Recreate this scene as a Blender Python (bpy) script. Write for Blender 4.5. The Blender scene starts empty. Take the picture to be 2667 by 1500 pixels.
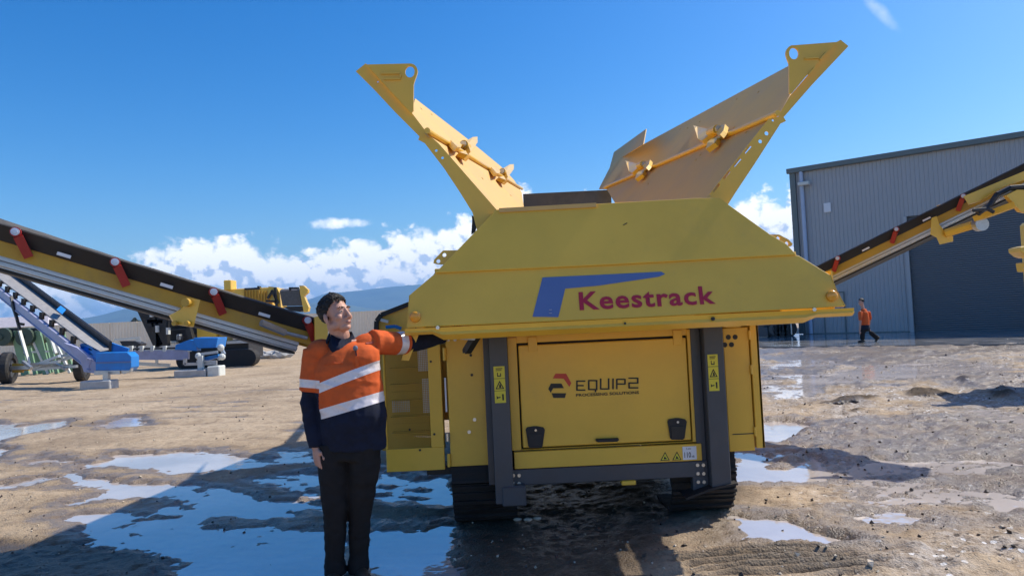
import bpy, bmesh, math, random
import numpy as np
from mathutils import Vector as V, Matrix, Quaternion
from mathutils.geometry import tessellate_polygon
R = math.radians
random.seed(7)
scn = bpy.context.scene
COL = scn.collection

# ---------------------------------------------------------------- camera
CAM_H, ROLL, PITCH, FPX = 1.65, R(2.7), R(2.29), 1926.0
_f = V((0, math.cos(PITCH), math.sin(PITCH)))
_r0, _u0 = V((1, 0, 0)), V((0, -math.sin(PITCH), math.cos(PITCH)))
_up = _u0 * math.cos(ROLL) + _r0 * math.sin(ROLL)
_rt = _r0 * math.cos(ROLL) - _u0 * math.sin(ROLL)
EYE = V((0, 0, CAM_H))
cam = bpy.data.cameras.new('camera')
cam.lens, cam.sensor_width, cam.clip_start, cam.clip_end = 26.0, 36.0, 0.1, 30000.0
camo = bpy.data.objects.new('camera', cam)
COL.objects.link(camo)
m = Matrix((_rt, _up, -_f)).transposed().to_4x4()
m.translation = EYE
camo.matrix_world = m
scn.camera = camo

def ray(px, py):
    return _f * FPX + _rt * (px - 1333.5) + _up * (750 - py)
def at(px, py, Y):                       # photo point at depth Y -> place in the yard
    d = ray(px, py)
    return EYE + d * (Y / d.y)
def G(px, py, z=0.0):                    # photo point on the ground
    d = ray(px, py)
    return EYE + d * ((z - CAM_H) / d.z)
def onplane(px, py, p, n):
    d = ray(px, py)
    return EYE + d * ((p - EYE).dot(n) / d.dot(n))

# ---------------------------------------------------------------- sun, sky, exposure
SUN_AZ, SUN_EL = R(67), R(48.5)            # azimuth from +Y towards +X
SUN = V((math.sin(SUN_AZ) * math.cos(SUN_EL), math.cos(SUN_AZ) * math.cos(SUN_EL), math.sin(SUN_EL)))
sl = bpy.data.lights.new('sun', 'SUN')
sl.energy, sl.angle, sl.color = 3.5, R(0.53), (1.0, 0.93, 0.80)
so = bpy.data.objects.new('sun', sl)
so.rotation_euler = SUN.to_track_quat('Z', 'Y').to_euler()
so.location = (30, 40, 40)
COL.objects.link(so)
scn.view_settings.view_transform = 'Standard'
scn.view_settings.look = 'None'
scn.view_settings.gamma = 1
scn.view_settings.use_curve_mapping = False
scn.view_settings.exposure = 0.70
try:
    scn.cycles.max_bounces = 8
    scn.cycles.transparent_max_bounces = 16
    scn.cycles.caustics_reflective = False
    scn.cycles.caustics_refractive = False
    scn.cycles.sample_clamp_indirect = 6
    scn.cycles.volume_bounces = 0
except Exception:
    pass

def nd(nt, typ, **kw):
    n = nt.nodes.new(typ)
    for k, v in kw.items():
        if k in ('inp',):
            for a, b in v.items():
                n.inputs[a].default_value = b
        else:
            setattr(n, k, v)
    return n
def lk(nt, a, b): nt.links.new(a, b)
def mth(nt, op, a, b=None, c=None, clamp=False):
    n = nt.nodes.new('ShaderNodeMath'); n.operation = op; n.use_clamp = clamp
    for i, v in enumerate((a, b, c)):
        if v is None: continue
        if isinstance(v, (int, float)): n.inputs[i].default_value = v
        else: nt.links.new(v, n.inputs[i])
    return n.outputs[0]
def mixc(nt, fac, a, b, mode='MIX'):
    n = nt.nodes.new('ShaderNodeMix'); n.data_type = 'RGBA'; n.blend_type = mode
    for i, v in ((0, fac), (6, a), (7, b)):
        if isinstance(v, (int, float)): n.inputs[i].default_value = v
        elif isinstance(v, (tuple, list)): n.inputs[i].default_value = tuple(v) + ((1,) if len(v) == 3 else ())
        else: nt.links.new(v, n.inputs[i])
    return n.outputs[2]
def sstep(nt, x, lo, hi, a=0.0, b=1.0):
    n = nt.nodes.new('ShaderNodeMapRange'); n.interpolation_type = 'SMOOTHSTEP'
    nt.links.new(x, n.inputs[0])
    for i, v in ((1, lo), (2, hi), (3, a), (4, b)):
        if isinstance(v, (int, float)): n.inputs[i].default_value = v
        else: nt.links.new(v, n.inputs[i])
    return n.outputs[0]

SKY_STR = 0.15
def px_dir(px, py):                      # photo pixel -> azimuth, elevation in degrees
    d = ray(px, py).normalized()
    return math.degrees(math.atan2(d.x, d.y)), math.degrees(math.asin(d.z))
def build_world():
    w = bpy.data.worlds.new('World'); scn.world = w; w.use_nodes = True
    nt = w.node_tree; nt.nodes.clear()
    out = nd(nt, 'ShaderNodeOutputWorld'); bg = nd(nt, 'ShaderNodeBackground')
    bg.inputs[1].default_value = SKY_STR
    lk(nt, bg.outputs[0], out.inputs[0])
    sky = nd(nt, 'ShaderNodeTexSky', sky_type='NISHITA', sun_disc=False)
    sky.sun_elevation, sky.sun_rotation = SUN_EL, SUN_AZ
    sky.air_density, sky.dust_density, sky.ozone_density = 1.0, 1.1, 2.6
    hsv = nd(nt, 'ShaderNodeHueSaturation'); hsv.inputs['Saturation'].default_value = 1.50
    hsv.inputs['Value'].default_value = 0.58
    lk(nt, sky.outputs[0], hsv.inputs['Color'])
    gam = nd(nt, 'ShaderNodeGamma'); gam.inputs[1].default_value = 1.18
    lk(nt, hsv.outputs[0], gam.inputs[0]); skyc = gam.outputs[0]
    # ---- cloud density as a node group of a direction
    g = bpy.data.node_groups.new('cloud_density', 'ShaderNodeTree')
    g.interface.new_socket('Direction', in_out='INPUT', socket_type='NodeSocketVector')
    g.interface.new_socket('Density', in_out='OUTPUT', socket_type='NodeSocketFloat')
    gi, go = g.nodes.new('NodeGroupInput'), g.nodes.new('NodeGroupOutput')
    sep = nd(g, 'ShaderNodeSeparateXYZ'); lk(g, gi.outputs[0], sep.inputs[0])
    az = mth(g, 'MULTIPLY', mth(g, 'ARCTAN2', sep.outputs[0], sep.outputs[1]), 57.2958)
    el = mth(g, 'MULTIPLY', mth(g, 'ARCSINE', sep.outputs[2]), 57.2958)
    fc = nd(g, 'ShaderNodeFloatCurve')
    u = mth(g, 'DIVIDE', mth(g, 'ADD', az, 60.0), 120.0, clamp=True)
    lk(g, u, fc.inputs['Value'])
    tops = [(-60, 4.5), (-48, 5.0)]
    for x, y in ((0, 725), (130, 718), (300, 690), (342, 655), (362, 632), (410, 625), (470, 612), (540, 590), (600, 598), (650, 606), (690, 622),
                 (740, 634), (800, 640), (860, 622), (930, 600), (1000, 592), (1080, 588), (1150, 575), (1200, 548), (1270, 545),
                 (1320, 492), (1345, 470), (1395, 488), (1430, 530), (1500, 520), (1550, 497), (1600, 530), (1750, 560), (1860, 575), (1925, 505), (1990, 492), (2050, 482), (2110, 470), (2200, 480)):
        tops.append(px_dir(x * 1.0, y * 1.0))
    tops += [(34, 7), (45, 4.5), (60, 5)]
    cm = fc.mapping; cv = cm.curves[0]
    pts = [((a + 60) / 120, e / 14.0) for a, e in tops]
    cv.points[0].location = pts[0]; cv.points[1].location = pts[-1]
    for p in pts[1:-1]: cv.points.new(*p)
    cm.update()
    top = mth(g, 'MULTIPLY', fc.outputs[0], 14.0)
    # billow noise
    comb = nd(g, 'ShaderNodeCombineXYZ'); lk(g, az, comb.inputs[0]); lk(g, mth(g, 'MULTIPLY', el, 1.25), comb.inputs[1])
    n1 = nd(g, 'ShaderNodeTexNoise', noise_dimensions='2D'); n1.inputs['Scale'].default_value = 0.55; n1.inputs['Detail'].default_value = 9; n1.inputs['Roughness'].default_value = 0.58
    lk(g, comb.outputs[0], n1.inputs['Vector'])
    wv = nd(g, 'ShaderNodeVectorMath', operation='SCALE'); lk(g, n1.outputs['Color'], wv.inputs[0]); wv.inputs['Scale'].default_value = 1.6
    wa = nd(g, 'ShaderNodeVectorMath', operation='ADD'); lk(g, comb.outputs[0], wa.inputs[0]); lk(g, wv.outputs[0], wa.inputs[1])
    vo = nd(g, 'ShaderNodeTexVoronoi', feature='SMOOTH_F1', voronoi_dimensions='2D'); vo.inputs['Scale'].default_value = 0.62
    vo.inputs['Smoothness'].default_value = 0.25
    vo.inputs['Detail'].default_value = 2.5; vo.inputs['Roughness'].default_value = 0.5; vo.inputs['Lacunarity'].default_value = 2.2
    lk(g, wa.outputs[0], vo.inputs['Vector'])
    puff = mth(g, 'SUBTRACT', 0.55, vo.outputs['Distance'])
    fb = mth(g, 'SUBTRACT', n1.outputs['Fac'], 0.5)
    n3 = nd(g, 'ShaderNodeTexNoise', noise_dimensions='2D'); n3.inputs['Scale'].default_value = 0.16; n3.inputs['Detail'].default_value = 3
    lk(g, comb.outputs[0], n3.inputs['Vector'])
    # distance below the cloud top, in degrees, roughened
    below = mth(g, 'SUBTRACT', top, el)
    dens = mth(g, 'ADD', mth(g, 'ADD', mth(g, 'MULTIPLY', puff, 1.5), mth(g, 'MULTIPLY', fb, 2.8)), mth(g, 'MINIMUM', mth(g, 'MULTIPLY', below, 1.05), 2.3))
    # thins out towards the horizon
    thin = sstep(g, el, 4.0, 0.6, 0.0, 0.9)
    dens = mth(g, 'SUBTRACT', dens, mth(g, 'MULTIPLY', thin, mth(g, 'ADD', 0.35, n3.outputs['Fac'])))
    # small stray wisp
    wa_, we_ = px_dir(862, 583)
    dx = mth(g, 'DIVIDE', mth(g, 'SUBTRACT', az, wa_), 3.0); dy = mth(g, 'DIVIDE', mth(g, 'SUBTRACT', el, we_), 0.55)
    q = mth(g, 'SUBTRACT', 0.75, mth(g, 'ADD', mth(g, 'MULTIPLY', dx, dx), mth(g, 'MULTIPLY', dy, dy)))
    q = mth(g, 'ADD', q, mth(g, 'MULTIPLY', fb, 3.0))
    dens = mth(g, 'MAXIMUM', dens, mth(g, 'MULTIPLY', q, 0.8))
    # thin streak high on the right
    (a0, e0), (a1, e1) = px_dir(2250, -10), px_dir(2338, 78)
    ln_ = math.hypot(a1 - a0, e1 - e0); ca, sa = (a1 - a0) / ln_, (e1 - e0) / ln_
    qa, qe = mth(g, 'SUBTRACT', az, (a0 + a1) / 2), mth(g, 'SUBTRACT', el, (e0 + e1) / 2)
    tt = mth(g, 'DIVIDE', mth(g, 'ADD', mth(g, 'MULTIPLY', qa, ca), mth(g, 'MULTIPLY', qe, sa)), ln_ * 0.8)
    cc_ = mth(g, 'DIVIDE', mth(g, 'SUBTRACT', mth(g, 'MULTIPLY', qe, ca), mth(g, 'MULTIPLY', qa, sa)), 0.42)
    st_ = mth(g, 'SUBTRACT', 0.22, mth(g, 'ADD', mth(g, 'MULTIPLY', tt, mth(g, 'MULTIPLY', tt, 0.5)), mth(g, 'MULTIPLY', cc_, mth(g, 'MULTIPLY', cc_, 0.22))))
    st_ = mth(g, 'ADD', st_, mth(g, 'MULTIPLY', fb, 0.5))
    dens = mth(g, 'MAXIMUM', dens, st_)
    lk(g, dens, go.inputs[0])
    geo = nd(nt, 'ShaderNodeTexCoord')
    def grp(vec):
        n = nt.nodes.new('ShaderNodeGroup'); n.node_tree = g; lk(nt, vec, n.inputs[0]); return n.outputs[0]
    d0 = grp(geo.outputs['Generated'])
    off = nd(nt, 'ShaderNodeVectorMath', operation='ADD'); lk(nt, geo.outputs['Generated'], off.inputs[0])
    off.inputs[1].default_value = (0.008, 0.0, 0.011)
    nrm = nd(nt, 'ShaderNodeVectorMath', operation='NORMALIZE'); lk(nt, off.outputs[0], nrm.inputs[0])
    d1 = grp(nrm.outputs[0])
    alpha = sstep(nt, d0, -0.1, 1.15)
    sepw = nd(nt, 'ShaderNodeSeparateXYZ'); lk(nt, geo.outputs['Generated'], sepw.inputs[0])
    lit = mth(nt, 'ADD', 0.66, mth(nt, 'MULTIPLY', mth(nt, 'SUBTRACT', d0, d1), 0.62), clamp=True)
    thick = sstep(nt, d0, 1.2, 4.2, 1.0, 0.70)
    lit = mth(nt, 'MULTIPLY', lit, thick)
    cc = mixc(nt, sstep(nt, lit, 0.28, 0.78), (3.1, 3.7, 4.7), (6.9, 6.8, 6.6))
    alpha = mth(nt, 'MULTIPLY', alpha, sstep(nt, sepw.outputs[2], -0.01, 0.03, 0.25, 1.0))
    col = mixc(nt, alpha, skyc, cc)
    lk(nt, col, bg.inputs[0])
build_world()

# ---------------------------------------------------------------- object helpers
def tag(o, label=None, cat=None, group=None, kind=None):
    if label: o['label'] = label
    if cat: o['category'] = cat
    if group: o['group'] = group
    if kind: o['kind'] = kind
    return o
def empty(name, loc, label, cat, group=None):
    o = bpy.data.objects.new(name, None); COL.objects.link(o); o.location = loc
    o.empty_display_size = 0.3
    return tag(o, label, cat, group)
def rootloc(p):
    while p is not None and p.parent is not None: p = p.parent
    return V(p.location) if p is not None else V((0, 0, 0))

class MB:
    def __init__(s): s.v, s.f, s.mi = [], [], []; s.cur = 0
    def add(s, vs, fs):
        b = len(s.v); s.v += [V(p) for p in vs]
        for f in fs: s.f.append(tuple(i + b for i in f)); s.mi.append(s.cur)
        return s
    def box(s, a, b, rot=None, c=None):
        x0, y0, z0 = a; x1, y1, z1 = b
        vs = [V(p) for p in ((x0, y0, z0), (x1, y0, z0), (x1, y1, z0), (x0, y1, z0), (x0, y0, z1), (x1, y0, z1), (x1, y1, z1), (x0, y1, z1))]
        if rot is not None:
            c = V(c) if c is not None else (V(a) + V(b)) / 2
            vs = [rot @ (p - c) + c for p in vs]
        return s.add(vs, [(3, 2, 1, 0), (4, 5, 6, 7), (0, 1, 5, 4), (1, 2, 6, 5), (2, 3, 7, 6), (3, 0, 4, 7)])
    def bar(s, p0, p1, w, h, up=(0, 0, 1)):
        p0, p1 = V(p0), V(p1); d = (p1 - p0).normalized(); up = V(up)
        r = d.cross(up)
        if r.length < 1e-4: r = d.cross(V((1, 0, 0)))
        r.normalize(); u = r.cross(d).normalized()
        vs = [p + r * (a * w / 2) + u * (b * h / 2) for p in (p0, p1) for a, b in ((-1, -1), (1, -1), (1, 1), (-1, 1))]
        return s.add(vs, [(3, 2, 1, 0), (4, 5, 6, 7), (0, 1, 5, 4), (1, 2, 6, 5), (2, 3, 7, 6), (3, 0, 4, 7)])
    def cyl(s, p0, p1, r0, r1=None, n=12, cap=True):
        r1 = r0 if r1 is None else r1
        p0, p1 = V(p0), V(p1); d = (p1 - p0).normalized()
        a = d.orthogonal().normalized(); b = d.cross(a)
        vs = []
        for p, r in ((p0, r0), (p1, r1)):
            for i in range(n):
                t = 2 * math.pi * i / n
                vs.append(p + (a * math.cos(t) + b * math.sin(t)) * r)
        fs = [(i, (i + 1) % n, n + (i + 1) % n, n + i) for i in range(n)]
        if cap: fs += [tuple(range(n - 1, -1, -1)), tuple(range(n, 2 * n))]
        return s.add(vs, fs)
    def tube(s, pts, r, n=8):
        for a, b in zip(pts[:-1], pts[1:]): s.cyl(a, b, r, r, n)
        return s
    def loft(s, pts, radii, n=16, side=None, caps=True):
        """rings along pts; radii = (ra, rb) per point; ra lies along 'side'"""
        pts = [V(p) for p in pts]; vs = []
        for i, p in enumerate(pts):
            d = (pts[min(i + 1, len(pts) - 1)] - pts[max(i - 1, 0)]).normalized()
            a = V(side) if side is not None else d.orthogonal()
            a = (a - d * a.dot(d)).normalized(); b = d.cross(a)
            ra, rb = radii[i] if isinstance(radii[i], tuple) else (radii[i], radii[i])
            for k in range(n):
                t = 2 * math.pi * k / n
                vs.append(p + a * (ra * math.cos(t)) + b * (rb * math.sin(t)))
        fs = []
        for i in range(len(pts) - 1):
            for k in range(n):
                fs.append((i * n + k, i * n + (k + 1) % n, (i + 1) * n + (k + 1) % n, (i + 1) * n + k))
        if caps:
            fs += [tuple(range(n - 1, -1, -1)), tuple(range((len(pts) - 1) * n, len(pts) * n))]
        return s.add(vs, fs)
    def ell(s, c, r, rot=None, nu=16, nv=10):
        c = V(c); r = (r, r, r) if isinstance(r, (int, float)) else r
        vs = [V((0, 0, r[2]))]
        for j in range(1, nv):
            ph = math.pi * j / nv
            for i in range(nu):
                t = 2 * math.pi * i / nu
                vs.append(V((r[0] * math.sin(ph) * math.cos(t), r[1] * math.sin(ph) * math.sin(t), r[2] * math.cos(ph))))
        vs.append(V((0, 0, -r[2])))
        fs = [(0, 1 + i, 1 + (i + 1) % nu) for i in range(nu)]
        for j in range(nv - 2):
            for i in range(nu):
                fs.append((1 + j * nu + i, 1 + (j + 1) * nu + i, 1 + (j + 1) * nu + (i + 1) % nu, 1 + j * nu + (i + 1) % nu))
        L = len(vs) - 1
        fs += [(L, 1 + (nv - 2) * nu + (i + 1) % nu, 1 + (nv - 2) * nu + i) for i in range(nu)]
        if rot is not None: vs = [rot @ p for p in vs]
        return s.add([p + c for p in vs], fs)
    def plate(s, outer, t, holes=()):
        """flat plate from 3D outlines; t = thickness vector away from the seen face"""
        loops = [[V(p) for p in outer]] + [[V(p) for p in h] for h in holes]
        t = V(t); tris = tessellate_polygon(loops)
        flat = [p for l in loops for p in l]; n = len(flat)
        vs = flat + [p + t for p in flat]
        nrm = V((0, 0, 0))
        l = loops[0]
        for i in range(len(l)): nrm += l[i].cross(l[(i + 1) % len(l)])
        fs = []
        for a, b, c in tris:
            if (flat[b] - flat[a]).cross(flat[c] - flat[a]).dot(t) > 0: a, c = c, a
            fs.append((a, b, c)); fs.append((c + n, b + n, a + n))
        base = 0
        for l in loops:
            for i in range(len(l)):
                j = (i + 1) % len(l)
                fs.append((base + i, base + j, base + j + n, base + i + n))
            base += len(l)
        return s.add(vs, fs)
    def build(s, name, mat, parent=None, smooth=False, bevel=0.0, local=False, auto=None):
        me = bpy.data.meshes.new(name)
        off = V((0, 0, 0)) if local else rootloc(parent)
        me.from_pydata([p - off for p in s.v], [], s.f)
        mats = mat if isinstance(mat, (list, tuple)) else [mat]
        for mm in mats: me.materials.append(mm)
        if len(mats) > 1: me.polygons.foreach_set('material_index', s.mi)
        bm = bmesh.new(); bm.from_mesh(me)
        bmesh.ops.recalc_face_normals(bm, faces=bm.faces)
        if bevel > 0:
            es = [e for e in bm.edges if len(e.link_faces) == 2 and e.calc_face_angle(0) > 0.6]
            bmesh.ops.bevel(bm, geom=es, offset=bevel, segments=1, affect='EDGES', clamp_overlap=True)
        bm.to_mesh(me); bm.free()
        if smooth: me.polygons.foreach_set('use_smooth', [True] * len(me.polygons))
        me.update()
        o = bpy.data.objects.new(name, me); COL.objects.link(o)
        if parent is not None: o.parent = parent
        return o
def share(src, name, parent, loc, rot=None):
    o = bpy.data.objects.new(name, src.data); COL.objects.link(o); o.parent = parent
    o.location = loc
    if rot is not None: o.rotation_euler = rot
    return o
def copy_tree(o, parent=None):
    c = o.copy(); COL.objects.link(c)
    if parent is not None: c.parent = parent
    for ch in list(o.children): copy_tree(ch, c)
    return c

# ---------------------------------------------------------------- materials
def hexlin(h):
    out = []
    for i in (0, 2, 4):
        c = int(h[i:i + 2], 16) / 255
        out.append(c / 12.92 if c <= 0.04045 else ((c + 0.055) / 1.055) ** 2.4)
    return tuple(out)
def mat(name, col, rough=0.5, metal=0.0, var=0.12, vscale=3.0, dirt=0.0, dirtcol=(0.18, 0.13, 0.085), bump=0.0, bscale=60, spec=0.5, coat=0.0, dscale=5.0, rvar=0.1):
    mt = bpy.data.materials.new(name); mt.use_nodes = True
    nt = mt.node_tree; b = nt.nodes['Principled BSDF']
    tc = nd(nt, 'ShaderNodeTexCoord')
    n1 = nd(nt, 'ShaderNodeTexNoise'); n1.inputs['Scale'].default_value = vscale; n1.inputs['Detail'].default_value = 6; n1.inputs['Roughness'].default_value = 0.65
    lk(nt, tc.outputs['Object'], n1.inputs['Vector'])
    lo = tuple(c * (1 - var) for c in col); hi = tuple(min(1, c * (1 + var)) for c in col)
    c = mixc(nt, sstep(nt, n1.outputs['Fac'], 0.3, 0.7), lo, hi)
    if dirt > 0:
        n2 = nd(nt, 'ShaderNodeTexNoise'); n2.inputs['Scale'].default_value = dscale; n2.inputs['Detail'].default_value = 9; n2.inputs['Roughness'].default_value = 0.72
        lk(nt, tc.outputs['Object'], n2.inputs['Vector'])
        d = mth(nt, 'MULTIPLY', sstep(nt, n2.outputs['Fac'], 0.5, 0.78), dirt)
        c = mixc(nt, d, c, dirtcol)
    lk(nt, c, b.inputs['Base Color'])
    rr = sstep(nt, n1.outputs['Fac'], 0.25, 0.75, max(0.02, rough - rvar), min(1, rough + rvar)); lk(nt, rr, b.inputs['Roughness'])
    b.inputs['Metallic'].default_value = metal
    b.inputs['Specular IOR Level'].default_value = spec
    b.inputs['Coat Weight'].default_value = coat
    if bump > 0:
        n3 = nd(nt, 'ShaderNodeTexNoise'); n3.inputs['Scale'].default_value = bscale; n3.inputs['Detail'].default_value = 5
        lk(nt, tc.outputs['Object'], n3.inputs['Vector'])
        bp = nd(nt, 'ShaderNodeBump'); bp.inputs['Strength'].default_value = bump; bp.inputs['Distance'].default_value = 0.01
        lk(nt, n3.outputs['Fac'], bp.inputs['Height']); lk(nt, bp.outputs[0], b.inputs['Normal'])
    return mt
YEL = (0.80, 0.49, 0.055)
M = dict(
    yellow=mat('yellow_paint', YEL, 0.38, 0, 0.05, 1.7, 0.16, (0.30, 0.21, 0.10), coat=0.15, dscale=3.0),
    yellow_old=mat('dusty_yellow_paint', (0.52, 0.31, 0.04), 0.5, 0, 0.08, 2.0, 0.3),
    liner=mat('dusty_hopper_liner', (0.63, 0.41, 0.15), 0.65, 0, 0.05, 2.2, 0.22, (0.42, 0.30, 0.15), dscale=2.5, spec=0.2),
    grey=mat('dark_grey_paint', (0.062, 0.068, 0.08), 0.42, 0, 0.10, 3, 0.25, (0.13, 0.10, 0.075)),
    shaded_yellow=mat('shaded_yellow_paint', (0.50, 0.30, 0.03), 0.5, 0, 0.08, 2.0, 0.3),  # darker copy of the yellow; the beams' shade is put into the colour
    black=mat('black_rubber', (0.016, 0.016, 0.018), 0.6, 0, 0.2, 5, 0.2, (0.07, 0.055, 0.04)),
    belt=mat('worn_belt_rubber', (0.085, 0.082, 0.080), 0.55, 0, 0.2, 8, 0.35, (0.2, 0.17, 0.13)),
    track=mat('muddy_track_steel', (0.022, 0.019, 0.018), 0.75, 0.1, 0.3, 8, 0.5, (0.06, 0.045, 0.034), bump=0.4, bscale=40),
    steel=mat('galvanised_steel', (0.48, 0.49, 0.50), 0.4, 0.75, 0.12, 12),
    zinc=mat('zinc_bolt', (0.6, 0.6, 0.58), 0.3, 0.9, 0.05),
    red=mat('red_paint', (0.34, 0.02, 0.022), 0.4),
    decal_red=mat('red_print', (0.44, 0.016, 0.04), 0.45, 0, 0.02),
    decal_blue=mat('blue_print', (0.11, 0.17, 0.36), 0.45, 0, 0.03),
    decal_black=mat('black_print', (0.012, 0.011, 0.010), 0.5, 0, 0.02),
    decal_orange=mat('orange_red_print', (0.55, 0.055, 0.03), 0.5, 0, 0.02),
    sticker=mat('yellow_sticker', (0.70, 0.62, 0.05), 0.45, 0, 0.03),
    white=mat('white_sticker', (0.75, 0.76, 0.78), 0.45, 0, 0.03),
    amber=mat('amber_lens', (0.75, 0.33, 0.015), 0.15, 0, 0.05, coat=0.6),
    cap=mat('pale_roller_cap', (0.55, 0.62, 0.74), 0.35, 0, 0.05),
    blue=mat('blue_paint', (0.012, 0.20, 0.60), 0.4, 0, 0.1, 2, 0.15),
    grey_belt=mat('pale_dusty_belt', (0.30, 0.29, 0.28), 0.6, 0, 0.15, 6, 0.3),
    steelblue=mat('blue_grey_paint', (0.34, 0.36, 0.52), 0.45, 0, 0.1, 3, 0.2),
    lightblue=mat('pale_blue_plate', (0.52, 0.62, 0.74), 0.35, 0.0, 0.06),
    green=mat('pale_green_paint', (0.19, 0.33, 0.19), 0.5, 0, 0.12, 3, 0.2),
    dkgreen=mat('dark_green_paint', (0.035, 0.06, 0.04), 0.5, 0, 0.2, 3, 0.2),
    offwhite=mat('offwhite_paint', (0.62, 0.64, 0.60), 0.5, 0, 0.06, 3, 0.15),
    tyre=mat('tyre_rubber', (0.02, 0.02, 0.021), 0.75, 0, 0.2, 6, 0.6),
    dark=mat('oily_black_steel', (0.022, 0.022, 0.024), 0.5, 0.2, 0.2, 4, 0.3),
    shed=mat('blue_grey_cladding', (0.40, 0.40, 0.41), 0.42, 0, 0.03, 0.3, 0.05),
    sheddoor=mat('charcoal_roller_door', (0.12, 0.135, 0.155), 0.42, 0, 0.05, 0.4),
    flash=mat('grey_green_flashing', (0.13, 0.16, 0.16), 0.45, 0, 0.05, 1),
    pipe=mat('pale_downpipe', (0.42, 0.50, 0.64), 0.4, 0, 0.05, 1),
    fence=mat('cream_fence_sheet', (0.82, 0.72, 0.57), 0.55, 0, 0.06, 0.5, 0.15),
    concrete=mat('concrete_block', (0.42, 0.42, 0.41), 0.85, 0, 0.12, 4, 0.3, bump=0.3),
    orange=mat('orange_cotton', (0.62, 0.112, 0.028), 0.85, 0, 0.10, 14, bump=0.25, bscale=350, spec=0.2),
    navy=mat('navy_cotton', (0.012, 0.016, 0.034), 0.85, 0, 0.25, 14, bump=0.25, bscale=350, spec=0.2),
    trouser=mat('black_trouser_cloth', (0.017, 0.016, 0.017), 0.85, 0, 0.25, 10, 0.2, (0.035, 0.028, 0.022), bump=0.25, bscale=300, spec=0.2),
    tape=mat('reflective_tape', (0.72, 0.66, 0.66), 0.35, 0.1, 0.06, 30),
    skin=mat('skin', (0.50, 0.27, 0.20), 0.5, 0, 0.08, 25, bump=0.06, bscale=200, spec=0.4),
    hair=mat('dark_brown_hair', (0.014, 0.011, 0.010), 0.55, 0, 0.4, 60, bump=0.8, bscale=180, spec=0.4),
    eye=mat('eye_white', (0.55, 0.5, 0.48), 0.2, 0, 0.02),
    lip=mat('lip_skin', (0.30, 0.11, 0.10), 0.45, 0, 0.05, 30),
    boot=mat('boot_leather', (0.03, 0.022, 0.016), 0.6, 0, 0.25, 10, 0.5),
    foam=mat('mic_fabric', (0.16, 0.17, 0.22), 0.9, 0, 0.2, 60),
)
def text(name, body, mtl, parent, o, rx, uy, height, width=None, bold=0.0, depth=0.002, shear=0.0, spacing=1.0):
    """flat lettering as mesh; o = lower left, rx/uy = unit right/up in the sign's plane"""
    cu = bpy.data.curves.new('lettering', 'FONT'); cu.body = body; cu.size = 1.0; cu.offset = bold; cu.shear = shear
    cu.resolution_u = 3; cu.space_character = spacing
    t = bpy.data.objects.new('lettering', cu); COL.objects.link(t)
    dg = bpy.context.evaluated_depsgraph_get()
    me = bpy.data.meshes.new_from_object(t.evaluated_get(dg))
    bpy.data.objects.remove(t); bpy.data.curves.remove(cu)
    xs = [v.co.x for v in me.vertices]; ys = [v.co.y for v in me.vertices]
    x0, x1, y0, y1 = min(xs), max(xs), min(ys), max(ys)
    sy = height / (y1 - y0); sx = (width / (x1 - x0)) if width else sy
    n = V(rx).cross(V(uy)).normalized(); off = rootloc(parent)
    for v in me.vertices:
        v.co = V(o) + V(rx) * ((v.co.x - x0) * sx) + V(uy) * ((v.co.y - y0) * sy) + n * depth - off
    me.name = name; me.materials.clear(); me.materials.append(mtl)
    ob = bpy.data.objects.new(name, me); COL.objects.link(ob); ob.parent = parent
    return ob
def evalmesh(ob):
    dg = bpy.context.evaluated_depsgraph_get()
    return bpy.data.meshes.new_from_object(ob.evaluated_get(dg))
# ================================================================ the setting
def vnoise(x, y, seed=0):
    xi = np.floor(x).astype(np.int64); yi = np.floor(y).astype(np.int64)
    fx, fy = x - xi, y - yi
    fx = fx * fx * fx * (fx * (fx * 6 - 15) + 10); fy = fy * fy * fy * (fy * (fy * 6 - 15) + 10)
    def h(a, b):
        n = (a * 374761393 + b * 668265263 + seed * 974634777) & 0x7fffffff
        n = ((n ^ (n >> 13)) * 1274126177) & 0x7fffffff
        return ((n ^ (n >> 16)) & 0xffff) / 65535.0
    a, b, c, d = h(xi, yi), h(xi + 1, yi), h(xi, yi + 1), h(xi + 1, yi + 1)
    return (a + (b - a) * fx) * (1 - fy) + (c + (d - c) * fx) * fy
def fbm(x, y, s, oct=4, seed=0, gain=0.5):
    t = np.zeros_like(x); a = 1.0; tot = 0
    for i in range(oct):
        t += a * (vnoise(x * s + 17.3 * i, y * s - 9.1 * i, seed + i) - 0.5); tot += a
        a *= gain; s *= 2.03
    return t / tot * 2
def polydist(x, y, poly):                # signed distance to a ground outline, inside positive
    d2 = np.full(x.shape, 1e9); ins = np.zeros(x.shape, bool)
    n = len(poly)
    for i in range(n):
        ax, ay = poly[i]; bx, by = poly[(i + 1) % n]
        ex, ey = bx - ax, by - ay
        t = np.clip(((x - ax) * ex + (y - ay) * ey) / (ex * ex + ey * ey + 1e-12), 0, 1)
        d2 = np.minimum(d2, (x - ax - t * ex) ** 2 + (y - ay - t * ey) ** 2)
        c = ((ay > y) != (by > y)) & (x < (bx - ax) * (y - ay) / (by - ay + 1e-12) + ax)
        ins ^= c
    d = np.sqrt(d2)
    return np.where(ins, d, -d)
def sm(x, a, b):
    t = np.clip((x - a) / (b - a), 0, 1); return t * t * (3 - 2 * t)
def c5(pts): return [tuple(G(x / 2.862, 1000 + y / 2.862).xy) for x, y in pts]
def c4(pts): return [tuple(G(1920 + x / 2.229, 850 + y / 2.229).xy) for x, y in pts]
def c3m(pts): return [tuple(G(740 + x / 1.858, 720 + y / 1.858).xy) for x, y in pts]
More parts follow.
